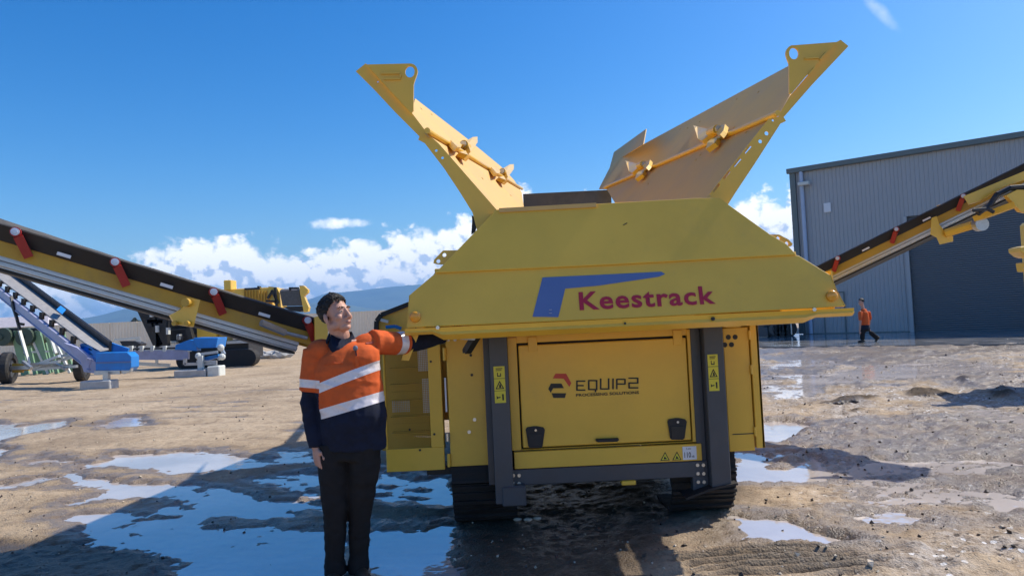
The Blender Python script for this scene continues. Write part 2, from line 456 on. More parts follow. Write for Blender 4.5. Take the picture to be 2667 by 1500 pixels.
PUD = [c5([(670, 1155), (860, 1075), (1080, 1000), (1500, 850), (1600, 785), (1860, 830), (1900, 880), (2020, 880), (2180, 870), (2300, 875), (2440, 905), (2560, 900), (2560, 940), (2300, 935), (2130, 935), (2180, 990), (1960, 1012), (1700, 1003), (1560, 1015), (1440, 1080), (1700, 1108), (1980, 1072), (2060, 1110), (2560, 1085), (2560, 1500), (1180, 1500), (1340, 1275), (1000, 1215), (760, 1205)]),
       c5([(1920, 715), (2130, 770), (2280, 850), (2460, 890), (2470, 840), (2290, 775), (2210, 715)]),
       c5([(2130, 690), (2330, 665), (2560, 680), (2560, 745), (2330, 745), (2230, 720)]),
       c5([(230, 605), (330, 548), (700, 590), (900, 525), (1120, 518), (1570, 508), (1700, 520), (1920, 570), (1900, 615), (1700, 645), (1250, 675), (1150, 628), (950, 625), (700, 635), (400, 592)]),
       c5([(-80, 770), (400, 688), (560, 662), (640, 700), (1000, 745), (1280, 755), (1640, 795), (1480, 865), (1300, 855), (1000, 832), (850, 862), (540, 892), (800, 842), (830, 792), (640, 742), (480, 712), (-80, 800)]),
       c5([(420, 1000), (700, 975), (1040, 985), (900, 1090), (660, 1150), (600, 1060)]),
       c5([(-60, 285), (150, 318), (480, 272), (470, 342), (100, 385), (-60, 460)]),
       c5([(720, 312), (960, 245), (1060, 250), (1060, 320), (800, 335)]),
       c5([(-80, 475), (72, 488), (-60, 600)]),
       c5([(2050, 500), (2290, 510), (2320, 570), (2100, 590)]),
       c3m([(420, 1010), (470, 945), (600, 985), (800, 965), (805, 1100), (600, 1092), (430, 1080)]),
       c3m([(390, 1205), (600, 1235), (810, 1215), (815, 1480), (480, 1440), (380, 1390)]),
       c4([(-30, 735), (400, 748), (575, 850), (480, 897), (-30, 912)]),
       c4([(665, 1110), (900, 1075), (1095, 1108), (1050, 1152), (850, 1168), (700, 1142)]),
       c4([(-20, 1105), (300, 1125), (420, 1185), (640, 1255), (250, 1245), (-20, 1255)]),
       c4([(20, 560), (330, 555), (430, 600), (250, 680), (20, 690)]),
       c4([(1510, 1015), (1700, 1005), (1700, 1070), (1540, 1060)])]
ISL = [c5([(1270, 890), (1380, 880), (1490, 900), (1460, 935), (1290, 935)]),
       c5([(1070, 985), (1250, 965), (1420, 965), (1380, 1000), (1250, 1020), (1090, 1010)]),
       c5([(880, 1180), (1000, 1165), (1010, 1195), (890, 1200)]),
       c5([(840, 1075), (1000, 1090), (1050, 1130), (960, 1150)]),
       c3m([(440, 1000), (560, 1010), (800, 1050), (800, 1062), (600, 1035), (440, 1018)]),
       c3m([(440, 1050), (640, 1060), (800, 1090), (700, 1090), (440, 1062)]),
       c3m([(390, 1120), (600, 1080), (800, 1110), (810, 1205), (600, 1235), (400, 1190)]),
       c4([(90, 850), (210, 770), (400, 745), (440, 770), (300, 830)])]
DARKW = [c4([(480, 460), (700, 425), (840, 430), (640, 455)]), c4([(985, 395), (1130, 388), (1280, 410), (1150, 425), (1010, 418)]),
         c4([(640, 500), (700, 490), (730, 510), (660, 520)]), c4([(1490, 380), (1570, 375), (1640, 430), (1480, 432)]), c4([(1280, 312), (1340, 305), (1360, 330), (1300, 335)])]
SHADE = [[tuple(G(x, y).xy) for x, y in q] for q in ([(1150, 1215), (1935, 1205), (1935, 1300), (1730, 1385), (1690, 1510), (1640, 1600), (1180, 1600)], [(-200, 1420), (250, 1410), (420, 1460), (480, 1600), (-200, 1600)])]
def build_ground():
    # rows thin out with distance; the sheet runs on to the horizon and behind the camera
    y = np.concatenate([-np.geomspace(400, 1.0, 24)[:-1], np.linspace(-1, 3.2, 16)[:-1],
                        3.2 * np.exp(np.linspace(0, math.log(26 / 3.2), 470)), np.geomspace(26.4, 120, 110), np.geomspace(124, 14000, 40)])
    nx = 600
    u = np.linspace(-1, 1, nx); u = 0.75 * u + 0.25 * u ** 3
    wd = np.where(y > 0, 1.0 * np.abs(y) + 3.0, 1.2 * np.abs(y) + 4.0)
    X = u[None, :] * wd[:, None]; Y = np.repeat(y[:, None], nx, 1)
    near = (Y < 60) & (Y > -4)
    h = np.zeros_like(X)
    big = fbm(X, Y, 0.35, 3, 3); med = fbm(X, Y, 1.4, 4, 11); fine = fbm(X, Y, 8.0, 4, 23, 0.62)
    warp = fbm(X, Y, 2.6, 4, 31, 0.6); warp2 = fbm(X, Y, 9.0, 3, 77, 0.6)
    d = np.full(X.shape, -1e3)
    sel = (Y > 2.5) & (Y < 26)
    xs, ys = X[sel], Y[sel]
    dd = np.full(xs.shape, -1e3)
    for p in PUD: dd = np.maximum(dd, polydist(xs, ys, p))
    for p in ISL: dd = np.minimum(dd, -polydist(xs, ys, p) + 0.02)
    d[sel] = dd
    de = d + 0.14 * warp * np.clip(Y / 7, 0.6, 2.0) + 0.11 * warp2
    t = sm(de, -0.16, 0.10)
    dry = 0.035 + 0.022 * big + 0.020 * med + 0.016 * fine
    wetb = -0.018 + 0.012 * med + 0.024 * fine
    h = dry * (1 - t) + wetb * t
    # old tyre ruts sweeping across the yard on the left, churned ground on the right
    ang = X * 0.24 + Y
    rut = np.sin(ang * 7.0 + 1.5 * big + med * 0.8) * fbm(X, Y, 0.5, 2, 5)
    h += (1 - t) * 0.034 * rut * sm(Y, 6, 9) * (1 - sm(Y, 30, 45))
    ch = sm(X - 0.25 * Y, 0.2, 1.6)
    h += (1 - t) * ch * (0.055 * np.abs(fbm(X, Y, 2.2, 4, 41, 0.6)) + 0.018 * fine + 0.030 * np.maximum(0, fbm(X, Y, 5.5, 3, 47, 0.6)))
    pool = ch * sm(Y, 4.5, 6.5) * (1 - sm(Y, 24, 34)) * sm(fbm(X, Y, 0.6, 3, 61) + 0.3 * med, -0.12, 0.25) * (1 - t)
    h = h * (1 - pool) + pool * (-0.007 + 0.012 * med + 0.024 * fbm(X, Y, 14.0, 3, 91, 0.7) + 0.014 * warp2)
    # print of crawler shoes in the mud, lower right
    p0, p1 = G(1905, 1478).xy, G(2255, 1462).xy
    ax = np.array([p1[0] - p0[0], p1[1] - p0[1]]); ln = np.hypot(*ax); ax /= ln
    a = (X - p0[0]) * ax[0] + (Y - p0[1]) * ax[1]; b = -(X - p0[0]) * ax[1] + (Y - p0[1]) * ax[0]
    pr = sm(a + 0.5 * warp, -0.7, 0.1) * (1 - sm(a + 0.3 * warp, ln - 0.3, ln + 0.15)) * (1 - sm(np.abs(b) + 0.16 * warp, 0.20, 0.36))
    h += pr * (0.040 * np.sign(np.sin(b * 2 * math.pi / 0.105)) * (np.abs(np.sin(b * 2 * math.pi / 0.105)) ** 0.5) - 0.006)
    for p in DARKW:
        q = np.full(X.shape, -1.0); q[sel] = polydist(xs, ys, p)
        h += 0.07 * sm(q + 0.10 * warp, -0.12, 0.25)
    fade = np.where(Y > 0, 1 - sm(Y, 18, 55), 1.0)
    h = h * fade + 0.03 * (1 - fade)
    wet = np.clip(sm(de, -0.55, -0.05) * 0.9, 0, 1)
    wet = np.maximum(wet, 0.85 * sm(0.022 - h, -0.008, 0.02) * near)
    patch = sm(fbm(X, Y, 0.45, 3, 61) + 0.25 * med + 0.55 * ch, 0.18, 0.55)
    wet = np.maximum(wet, patch * np.where(X > 0.2 * Y, 0.95, 0.4) * (Y < 40))
    wet = np.maximum(wet, pr * 0.6)
    dark = pr * (0.45 + 0.5 * (np.sin(b * 2 * math.pi / 0.105) < 0))
    for p in DARKW:
        q = np.full(X.shape, -1.0); q[sel] = polydist(xs, ys, p); dark = np.maximum(dark, sm(q + 0.10 * warp, -0.08, 0.05))
    for p in SHADE:                      # churned wet mud, darkened further in the outline of the cast shadow
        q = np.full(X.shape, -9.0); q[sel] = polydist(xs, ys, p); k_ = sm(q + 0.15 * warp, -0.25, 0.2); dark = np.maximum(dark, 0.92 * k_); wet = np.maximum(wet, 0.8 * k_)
    verts = np.stack([X, Y, h], -1).reshape(-1, 3)
    ny = len(y)
    i = np.arange(ny - 1)[:, None] * nx + np.arange(nx - 1)[None, :]
    quads = np.stack([i, i + 1, i + nx + 1, i + nx], -1).reshape(-1, 4)
    me = bpy.data.meshes.new('ground')
    me.vertices.add(len(verts)); me.vertices.foreach_set('co', verts.astype(np.float32).ravel())
    me.loops.add(quads.size); me.loops.foreach_set('vertex_index', quads.astype(np.int32).ravel())
    me.polygons.add(len(quads)); me.polygons.foreach_set('loop_start', np.arange(0, quads.size, 4, dtype=np.int32))
    me.update(calc_edges=True); me.validate()
    me.polygons.foreach_set('use_smooth', np.ones(len(quads), bool))
    for nm, arr in (('wet', wet), ('dark', dark), ('gravel_glint', ch * (Y > 3))):
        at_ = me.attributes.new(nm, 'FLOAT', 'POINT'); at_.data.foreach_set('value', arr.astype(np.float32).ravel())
    o = bpy.data.objects.new('ground', me); COL.objects.link(o); tag(o, kind='structure')
    # ---- mud material: colour and grain, with painted shade and glints; wet mud is darker and shinier
    mt = bpy.data.materials.new('yard_mud'); mt.use_nodes = True; nt = mt.node_tree; b = nt.nodes['Principled BSDF']
    geo = nd(nt, 'ShaderNodeNewGeometry')
    def nz(scale, detail, rough=0.6):
        n = nd(nt, 'ShaderNodeTexNoise'); n.inputs['Scale'].default_value = scale; n.inputs['Detail'].default_value = detail; n.inputs['Roughness'].default_value = rough
        lk(nt, geo.outputs['Position'], n.inputs['Vector']); return n.outputs['Fac']
    n_a, n_b, n_c = nz(0.5, 6), nz(5.0, 8, 0.7), nz(42, 5, 0.7)
    vo = nd(nt, 'ShaderNodeTexVoronoi'); vo.inputs['Scale'].default_value = 26; vo.inputs['Randomness'].default_value = 1
    lk(nt, geo.outputs['Position'], vo.inputs['Vector'])
    vo2 = nd(nt, 'ShaderNodeTexVoronoi'); vo2.inputs['Scale'].default_value = 70
    lk(nt, geo.outputs['Position'], vo2.inputs['Vector'])
    c = mixc(nt, sstep(nt, n_a, 0.3, 0.7), (0.42, 0.32, 0.215), (0.54, 0.425, 0.30))
    c = mixc(nt, sstep(nt, n_b, 0.35, 0.75, 0.0, 0.7), c, (0.33, 0.25, 0.17))
    c = mixc(nt, mth(nt, 'MULTIPLY', sstep(nt, n_c, 0.56, 0.68), 0.55), c, (0.17, 0.12, 0.08))
    ga_ = nd(nt, 'ShaderNodeAttribute', attribute_name='gravel_glint')
    vg = nd(nt, 'ShaderNodeTexVoronoi'); vg.inputs['Scale'].default_value = 19; lk(nt, geo.outputs['Position'], vg.inputs['Vector'])
    sg_ = nd(nt, 'ShaderNodeSeparateColor'); lk(nt, vg.outputs['Color'], sg_.inputs[0])
    n_d, n_e = nz(11, 7, 0.75), nz(1.6, 5, 0.6)
    c = mixc(nt, mth(nt, 'MULTIPLY', sstep(nt, n_d, 0.5, 0.66), 0.6), c, (0.20, 0.14, 0.09))
    c = mixc(nt, mth(nt, 'MULTIPLY', mth(nt, 'MULTIPLY', ga_.outputs['Fac'], sstep(nt, n_e, 0.36, 0.62)), 0.75), c, mixc(nt, sstep(nt, n_d, 0.40, 0.62), (0.46, 0.43, 0.41), (0.21, 0.18, 0.16)))
    fl1 = mth(nt, 'MULTIPLY', mth(nt, 'MULTIPLY', mth(nt, 'GREATER_THAN', sg_.outputs[0], 0.70), sstep(nt, vg.outputs['Distance'], 0.42, 0.30)), sstep(nt, n_e, 0.38, 0.55))
    c = mixc(nt, mth(nt, 'MULTIPLY', mth(nt, 'MULTIPLY', fl1, ga_.outputs['Fac']), 0.9), c, mixc(nt, mth(nt, 'GREATER_THAN', sg_.outputs[1], 0.42), (0.10, 0.085, 0.075), (0.78, 0.77, 0.76)))  # pale flecks paint wet glints into the colour, dark flecks are grit
    sepc = nd(nt, 'ShaderNodeSeparateColor'); lk(nt, vo.outputs['Color'], sepc.inputs[0])
    stone = mth(nt, 'MULTIPLY', mth(nt, 'GREATER_THAN', sepc.outputs[0], 0.86), sstep(nt, vo.outputs['Distance'], 0.36, 0.28))
    c = mixc(nt, mth(nt, 'MULTIPLY', stone, 0.8), c, mixc(nt, sepc.outputs[1], (0.12, 0.09, 0.07), (0.60, 0.52, 0.42)))
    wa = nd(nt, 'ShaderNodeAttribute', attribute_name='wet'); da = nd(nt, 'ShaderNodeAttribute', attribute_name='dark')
    wetf = mth(nt, 'MULTIPLY', wa.outputs['Fac'], sstep(nt, n_b, 0.22, 0.52, 0.35, 1.0), clamp=True)
    c = mixc(nt, wetf, c, mixc(nt, 1.0, c, (0.46, 0.44, 0.44), 'MULTIPLY'))
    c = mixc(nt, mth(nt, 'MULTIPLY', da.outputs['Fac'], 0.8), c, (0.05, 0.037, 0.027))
    lk(nt, c, b.inputs['Base Color'])
    wf2 = sstep(nt, wetf, 0.35, 0.8)
    lk(nt, mth(nt, 'MULTIPLY_ADD', wf2, -0.66, 0.95), b.inputs['Roughness'])
    lk(nt, mth(nt, 'MULTIPLY', mth(nt, 'MULTIPLY_ADD', wf2, 0.35, 0.15), mth(nt, 'SUBTRACT', 1.0, mth(nt, 'MULTIPLY', da.outputs['Fac'], 0.75))), b.inputs['Specular IOR Level'])
    hgt = mth(nt, 'ADD', mth(nt, 'MULTIPLY', n_b, 0.030), mth(nt, 'ADD', mth(nt, 'MULTIPLY', n_c, 0.016), mth(nt, 'ADD', mth(nt, 'MULTIPLY', mth(nt, 'SUBTRACT', 0.4, vo2.outputs['Distance']), 0.008), mth(nt, 'MULTIPLY', stone, 0.012))))
    bp = nd(nt, 'ShaderNodeBump'); bp.inputs['Strength'].default_value = 0.8; bp.inputs['Distance'].default_value = 1.0
    lk(nt, hgt, bp.inputs['Height']); lk(nt, bp.outputs[0], b.inputs['Normal'])
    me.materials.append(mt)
    return X, Y, h
GX, GY, GH = build_ground()
def build_water():
    mt = bpy.data.materials.new('puddle_water'); mt.use_nodes = True; nt = mt.node_tree; nt.nodes.clear()
    out = nd(nt, 'ShaderNodeOutputMaterial'); b = nd(nt, 'ShaderNodeBsdfPrincipled'); lk(nt, b.outputs[0], out.inputs[0])
    geo = nd(nt, 'ShaderNodeNewGeometry')
    n = nd(nt, 'ShaderNodeTexNoise'); n.inputs['Scale'].default_value = 0.8; n.inputs['Detail'].default_value = 4; lk(nt, geo.outputs['Position'], n.inputs['Vector'])
    lk(nt, mixc(nt, sstep(nt, n.outputs['Fac'], 0.35, 0.7), (0.42, 0.37, 0.34), (0.60, 0.53, 0.48)), b.inputs['Base Color'])
    b.inputs['Roughness'].default_value = 0.03; b.inputs['IOR'].default_value = 2.5; b.inputs['Specular IOR Level'].default_value = 1.0
    n2 = nd(nt, 'ShaderNodeTexNoise'); n2.inputs['Scale'].default_value = 9; n2.inputs['Detail'].default_value = 2; lk(nt, geo.outputs['Position'], n2.inputs['Vector'])
    bp = nd(nt, 'ShaderNodeBump'); bp.inputs['Strength'].default_value = 0.05; bp.inputs['Distance'].default_value = 0.05
    lk(nt, n2.outputs['Fac'], bp.inputs['Height']); lk(nt, bp.outputs[0], b.inputs['Normal'])
    w = MB(); w.add([(-11, 1.5, 0), (11, 1.5, 0), (13, 22, 0), (-13, 22, 0)], [(0, 1, 2, 3)])
    tag(w.build('puddle_water', mt), kind='structure')
build_water()

# ---- shed: corrugated side wall, eaves at 8.5 m, roller door
def build_shed():
    W0 = V((15.25, 39.2, 0)); dw = V((7.7, -6.2, 0)).normalized(); nw = V((-dw.y, dw.x, 0)) * -1   # nw faces the yard
    if nw.y > 0: nw = -nw
    H = 8.55; Lw = 30.0
    base = at(2106, 872, 38.5); base.z = 0
    # put the near corner on the photographed corner line
    c = at(2089, 800, 38.6); W0 = V((c.x, c.y, 0))
    root = empty('shed', W0, 'tall blue grey corrugated steel shed with a wide charcoal roller door', 'shed')
    H = 8.6
    def Pw(s, z, o=0.0): return W0 + dw * s + nw * o + V((0, 0, z))
    # door opening starts where the photo shows its jamb
    jamb = onplane(2376, 850, W0, nw); s_door = (jamb - W0).dot(dw); door_h = 5.6; door_w = 9.0
    def sheet(w, z0, z1, s0, name):
        m_ = MB(); n = max(1, int(round(w / 0.19))); pts = []
        for k in range(n):
            a = s0 + w * k / n; q = w / n
            pts += [(a, 0.0), (a + q * 0.62, 0.0), (a + q * 0.72, 0.035), (a + q * 0.90, 0.035)]
        pts.append((s0 + w, 0.0))
        vs = [Pw(a, z0, o) for a, o in pts] + [Pw(a, z1, o) for a, o in pts]; L = len(pts)
        m_.add(vs, [(i, i + 1, L + i + 1, L + i) for i in range(L - 1)])
        return m_.build(name, M['shed'], root)
    s = 0.0
    while s < s_door - 0.05:
        w = min(0.762, s_door - s); sheet(w, 0.12, H, s, 'wall_sheet'); s += w
    s = s_door
    while s < s_door + door_w:
        sheet(0.762, door_h, H, s, 'wall_sheet'); s += 0.762
    s_end = s
    k = 0
    while s < s_end + 8: sheet(0.762, 0.12, H, s, 'wall_sheet'); s += 0.762
    Lw = s
    # roof, far walls
    r = MB(); back = -nw * 24
    ridge = 2.2
    e0, e1 = Pw(-0.25, H + 0.1, 0.25), Pw(Lw, H + 0.1, 0.25)
    m0, m1 = e0 + back / 2 + V((0, 0, ridge)), e1 + back / 2 + V((0, 0, ridge))
    r.add([e0, e1, m1, m0], [(0, 1, 2, 3)]); b0, b1 = e0 + back, e1 + back
    r.add([m0, m1, b1, b0], [(0, 1, 2, 3)]); r.build('roof', M['flash'], root)
    g = MB(); a0 = Pw(0, 0, 0); a1 = a0 + back; hh = V((0, 0, H))
    g.add([a0, a1, a1 + hh, a0 + back / 2 + hh + V((0, 0, ridge)), a0 + hh], [(0, 1, 2, 3, 4)])
    c0 = Pw(Lw, 0, 0); c1 = c0 + back
    g.add([c0, c1, c1 + hh, c0 + back / 2 + hh + V((0, 0, ridge)), c0 + hh], [(0, 1, 2, 3, 4)])
    g.add([a1, c1, c1 + hh, a1 + hh], [(0, 1, 2, 3)]); g.build('end_wall', M['shed'], root)
    ga = MB(); ga.bar(Pw(-0.3, H + 0.02, 0.16), Pw(Lw, H + 0.02, 0.16), 0.22, 0.26); ga.build('gutter', M['flash'], root, bevel=0.02)
    cf = MB(); cf.bar(Pw(-0.05, 0.1, 0.06), Pw(-0.05, H - 0.1, 0.06), 0.28, 0.16, up=nw); cf.build('corner_flashing', M['flash'], root)
    dp = MB(); dp.cyl(Pw(0.42, 0.1, 0.16), Pw(0.42, H - 0.1, 0.16), 0.10, n=12)
    for z in (1.5, 4.2, 6.6): dp.cyl(Pw(0.42, z, 0.16), Pw(0.42, z + 0.06, 0.16), 0.118, n=12)
    dp.build('downpipe', M['pipe'], root, smooth=False)
    pl = MB(); pl.bar(Pw(0.0, 0.06, 0.03), Pw(s_door, 0.06, 0.03), 0.10, 0.12); pl.build('base_plinth', M['flash'], root)
    # roller door of horizontal slats
    dr = None; z = 0.02; proto = None
    dre = MB(); dre.bar(Pw(s_door + 0.05, door_h / 2, -0.2), Pw(s_door + door_w - 0.05, door_h / 2, -0.2), 0.02, door_h); door = dre.build('roller_door', M['sheddoor'], root)
    while z < door_h - 0.02:
        if proto is None:
            sl_ = MB(); prof = [(-0.165, 0.0), (-0.135, 0.02), (-0.135, 0.08), (-0.165, 0.1)]
            a = [Pw(s_door + 0.06, zz, o) for o, zz in prof]; b = [Pw(s_door + door_w - 0.06, zz, o) for o, zz in prof]
            sl_.add(a + b, [(i, i + 1, 5 + i, 4 + i) for i in range(3)])
            proto = sl_.build('slat', M['sheddoor'], door); proto.location = (0, 0, z)
        else: share(proto, 'slat', door, (0, 0, z))
        z += 0.1
    jm = MB(); jm.bar(Pw(s_door, 0.0, 0.03), Pw(s_door, door_h, 0.03), 0.16, 0.14, up=nw); jm.build('door_jamb', M['shed'], root)
    lt = MB(); p = onplane(2098, 478, W0 + nw * 0.3, nw); q = p - nw * 0.3
    lt.bar(q + nw * 0.05, p, 0.08, 0.08); lt.bar(p - dw * 0.35 + nw * 0.02, p + dw * 0.2 + nw * 0.02, 0.3, 0.18); lt.build('wall_light', M['offwhite'], root, bevel=0.02)
    vb = MB(); p = onplane(2155, 541, W0 + nw * 0.06, nw); vb.bar(p - V((0, 0, 0.24)), p + V((0, 0, 0.24)), 0.34, 0.10, up=nw); vb.build('wall_box', M['white'], root, bevel=0.015)
    # personnel door with a frame
    p = onplane(2205, 872, W0, nw); sp = (p - W0).dot(dw)
    pd = MB(); 
    for a, b, w in (((sp, 0.12), (sp, 2.15), 0.06), ((sp - 1.0, 0.12), (sp - 1.0, 2.15), 0.06), ((sp - 1.03, 2.15), (sp + 0.03, 2.15), 0.06)):
        pd.bar(Pw(a[0], a[1], 0.045), Pw(b[0], b[1], 0.045), w, 0.05, up=nw if a[0] == b[0] else (0, 0, 1))
    pd.build('side_door_frame', M['flash'], root)
    hd = MB(); hd.bar(Pw(sp - 0.12, 1.0, 0.05), Pw(sp - 0.12, 1.2, 0.05), 0.06, 0.06, up=nw); hd.build('door_handle', M['dark'], root)
    # wet concrete apron along the wall
    ap = MB(); q = [Pw(-6, 0, 11.3), Pw(40, 0, 11.3), Pw(40, 0, -1), Pw(-6, 0, -1)]
    vs = [V((p.x, p.y, 0.075)) for p in q]; ap.add(vs + [v - V((0, 0, 0.3)) for v in vs], [(0, 1, 2, 3), (0, 4, 5, 1), (1, 5, 6, 2), (2, 6, 7, 3), (3, 7, 4, 0)])
    mt = mat('wet_concrete', (0.20, 0.20, 0.20), 0.12, 0, 0.2, 0.8, 0.2, rvar=0.1)
    tag(ap.build('concrete_apron', mt), kind='structure')
    return W0, dw, nw
SHW, SHD, SHN = build_shed()

# ---- cream sheet fence along the far side of the yard
def build_fence():
    a, b = G(-160, 893), None
    a = at(-160, 900, 66); a.z = 0; b = at(1700, 850, 74); b.z = 0
    root = empty('sheet_metal_fence', a, 'long cream corrugated metal fence along the far side of the yard', 'fence')
    d = (b - a); L = d.length; d = d / L; n = V((d.y, -d.x, 0)); n = n if n.y < 0 else -n
    H = 2.9; w = 2.4; k = 0; first = None; fp = None
    rz = math.atan2(d.y, d.x)
    while k * w < L:
        if first is None:
            m_ = MB(); pts = []
            for i in range(9):
                q = w / 9
                pts += [(i * q, 0), (i * q + q * .5, 0), (i * q + q * .58, 0.05), (i * q + q * .92, 0.05)]
            pts.append((w, 0)); N = len(pts)
            vs = [V((x, -o, 0.03)) for x, o in pts] + [V((x, -o, H)) for x, o in pts]
            m_.add(vs, [(i, i + 1, N + i + 1, N + i) for i in range(N - 1)])
            m_.bar((0, 0.0, H), (w, 0.0, H), 0.08, 0.05)
            first = m_.build('fence_panel', M['fence'], root, local=True)
            p_ = MB(); p_.box((-0.04, -0.09, 0), (0.04, 0.03, H + 0.03)); fp = p_.build('fence_post', M['fence'], root, local=True)
            oo, pp = first, fp
        else:
            oo = share(first, 'fence_panel', root, (0, 0, 0)); pp = share(fp, 'fence_post', root, (0, 0, 0))
        oo.location = d * (k * w); oo.rotation_euler = (0, 0, rz); pp.location = d * (k * w); pp.rotation_euler = (0, 0, rz)
        k += 1
build_fence()

# ---- hills far away
def build_hills():
    hm = mat('dry_forest_hill', (0.075, 0.10, 0.06), 0.95, 0, 0.3, 0.004)
    def hill(name, Y0, prof, depth, seed):
        nx, ny = 140, 26
        xs = np.linspace(prof[0][0], prof[-1][0], nx); px_ = np.array([p[0] for p in prof]); pz = np.array([p[1] for p in prof])
        crest = np.interp(xs, px_, pz)
        m_ = MB(); vs = []
        for j in range(ny):
            t = j / (ny - 1)
            for i in range(nx):
                x = V(ray(xs[i], 800)); 
                yy = Y0 - depth * (1 - t); xx = x.x / x.y * yy
                zc = crest[i] * (Y0 / FPX)
                sh = math.sin(t * math.pi / 2) ** 1.6
                rough = float(fbm(np.array([xx / 260.0]), np.array([yy / 260.0]), 1.0, 4, seed)[0])
                vs.append((xx, yy, max(-1.0, zc * sh * (1 + 0.28 * rough * (1.15 - t))) - 0.5))
        m_.add(vs, [(j * nx + i, j * nx + i + 1, (j + 1) * nx + i + 1, (j + 1) * nx + i) for j in range(ny - 1) for i in range(nx - 1)])
        b = [(v[0], v[1] + depth * 0.7, -1.0) for v in vs[-nx:]]
        m_.add(vs[-nx:] + b, [(i, i + 1, nx + i + 1, nx + i) for i in range(nx - 1)])
        tag(m_.build(name, hm, smooth=True), kind='structure')
    # (photo column, crest height above the horizon in photo pixels)
    hill('hills', 6000, [(-900, 20), (-400, 45), (-60, 46), (80, 40), (180, 46), (260, 55), (330, 70), (370, 78), (450, 60), (560, 40), (700, 45), (800, 62), (880, 60), (960, 42), (1100, 30), (1500, 25), (2400, 20)], 1500, 3)
    hill('mountains', 8500, [(-1200, 10), (-200, 30), (500, 30), (700, 55), (800, 72), (860, 84), (930, 88), (1000, 92), (1060, 96), (1200, 92), (1500, 80), (2000, 60), (3000, 40)], 2000, 9)
build_hills()

# ---- distant trees beyond the fence
def build_trees():
    leaf = [mat('far_leaves', (0.035, 0.055, 0.035), 0.8, 0, 0.4, 0.6), mat('grey_green_leaves', (0.06, 0.075, 0.05), 0.8, 0, 0.4, 0.6)]
    bark = mat('bark', (0.08, 0.065, 0.05), 0.9)
    rnd = random.Random(4)
    spots = [(232, 120, 4.5), (262, 112, 5.0), (293, 125, 7.5), (318, 105, 5.2), (333, 100, 6.8), (352, 98, 9.5), (368, 110, 8.0), (392, 130, 7.0), (418, 120, 6.0), (446, 140, 7.5), (480, 125, 5.5), (700, 150, 6.0), (760, 140, 5.0), (905, 150, 6.5), (950, 160, 6.0), (985, 150, 7.0)]
    words = ['low rounded dark tree at the left end of the far tree line', 'small dark bush-like tree left of the pointed tree beyond the fence', 'pointed dark tree standing alone beyond the cream fence', 'short dark tree left of the tall pair beyond the fence', 'dark rounded tree beside the tallest tree beyond the fence',
             'tallest grey green tree beyond the fence left of the black conveyor arm', 'broad grey green tree just behind the black conveyor arm', 'grey green tree seen between the black conveyor arms', 'low tree behind the upright black conveyor arm', 'tree showing above the fence behind the yellow plate', 'low dark tree behind the blue hopper of the second conveyor', 'distant tree behind the yellow crusher chassis', 'small distant tree behind the lower side conveyor', 'distant tree behind the worker\'s head', 'distant tree between worker and yellow guard', 'distant tree behind the black edged yellow guard']
    for i, (px, Y, H) in enumerate(spots):
        Y *= 2.6; H *= 0.78
        p = at(px, 850, Y); p.z = 0
        t = empty('tree', p, words[i], 'tree', 'trees beyond the far fence')
        k = MB(); k.cyl(p, p + V((0, 0, H * 0.55)), 0.25, 0.10, 8); k.build('trunk', bark, t)
        cb = MB(); n = 420
        for _ in range(n):
            u = rnd.random(); th = rnd.random() * 6.283; rr = (rnd.random() ** 0.5)
            prof = math.sin(math.pi * min(1, u * 0.9 + 0.12)) ** 0.7
            w = H * 0.36 * prof * (0.75 + 0.5 * rnd.random())
            c = p + V((math.cos(th) * rr * w, math.sin(th) * rr * w, H * (0.18 + 0.82 * u)))
            s_ = H * 0.055 * (0.6 + rnd.random()); q = Quaternion((rnd.gauss(0, 1), rnd.gauss(0, 1), rnd.gauss(0, 1), rnd.gauss(0, 1))).normalized()
            cb.add([c + q @ V(v) * s_ for v in ((-1, -.6, 0), (1, -.5, 0.2), (0.9, .7, 0), (-.8, .6, .3))], [(0, 1, 2, 3)])
        cb.build('crown', leaf[i % 2], t)
build_trees()
# ---- far house at the left edge
def build_house():
    p = at(-10, 880, 105); p.z = 0
    h = empty('house', p, 'distant pale roofed house behind the fence at the left edge', 'house')
    w = MB(); w.box(p + V((-8, 0, 0)), p + V((7, 8, 3.0))); w.build('wall', M['concrete'], h)
    r = MB(); a = [p + V(v) for v in ((-8.6, -.6, 2.9), (7.6, -.6, 2.9), (7.6, 8.6, 2.9), (-8.6, 8.6, 2.9), (-6, 4, 5.2), (5, 4, 5.2))]
    r.add(a, [(0, 1, 5, 4), (1, 2, 5), (2, 3, 4, 5), (3, 0, 4), (0, 3, 2, 1)]); r.build('roof', mat('pale_roof', (0.5, 0.46, 0.48), 0.5), h)
    for k in range(3):
        g = MB(); g.box(p + V((-6 + k * 4.4, -0.06, 1.0)), p + V((-4.6 + k * 4.4, -0.003, 2.2))); g.build('window', M['dark'], h)
build_house()
def build_haze():
    hz = MB(); hz.box((-14000, -600, -2.5), (14000, 13500, 470)); mt = bpy.data.materials.new('haze'); mt.use_nodes = True; nt = mt.node_tree; nt.nodes.clear()
    out = nd(nt, 'ShaderNodeOutputMaterial'); v = nd(nt, 'ShaderNodeVolumePrincipled'); v.inputs['Density'].default_value = HAZE; v.inputs['Color'].default_value = (0.26, 0.56, 1.0, 1)
    lk(nt, v.outputs[0], out.inputs['Volume'])
    tag(hz.build('haze', mt), kind='stuff')
HAZE = 0.00015
build_haze()
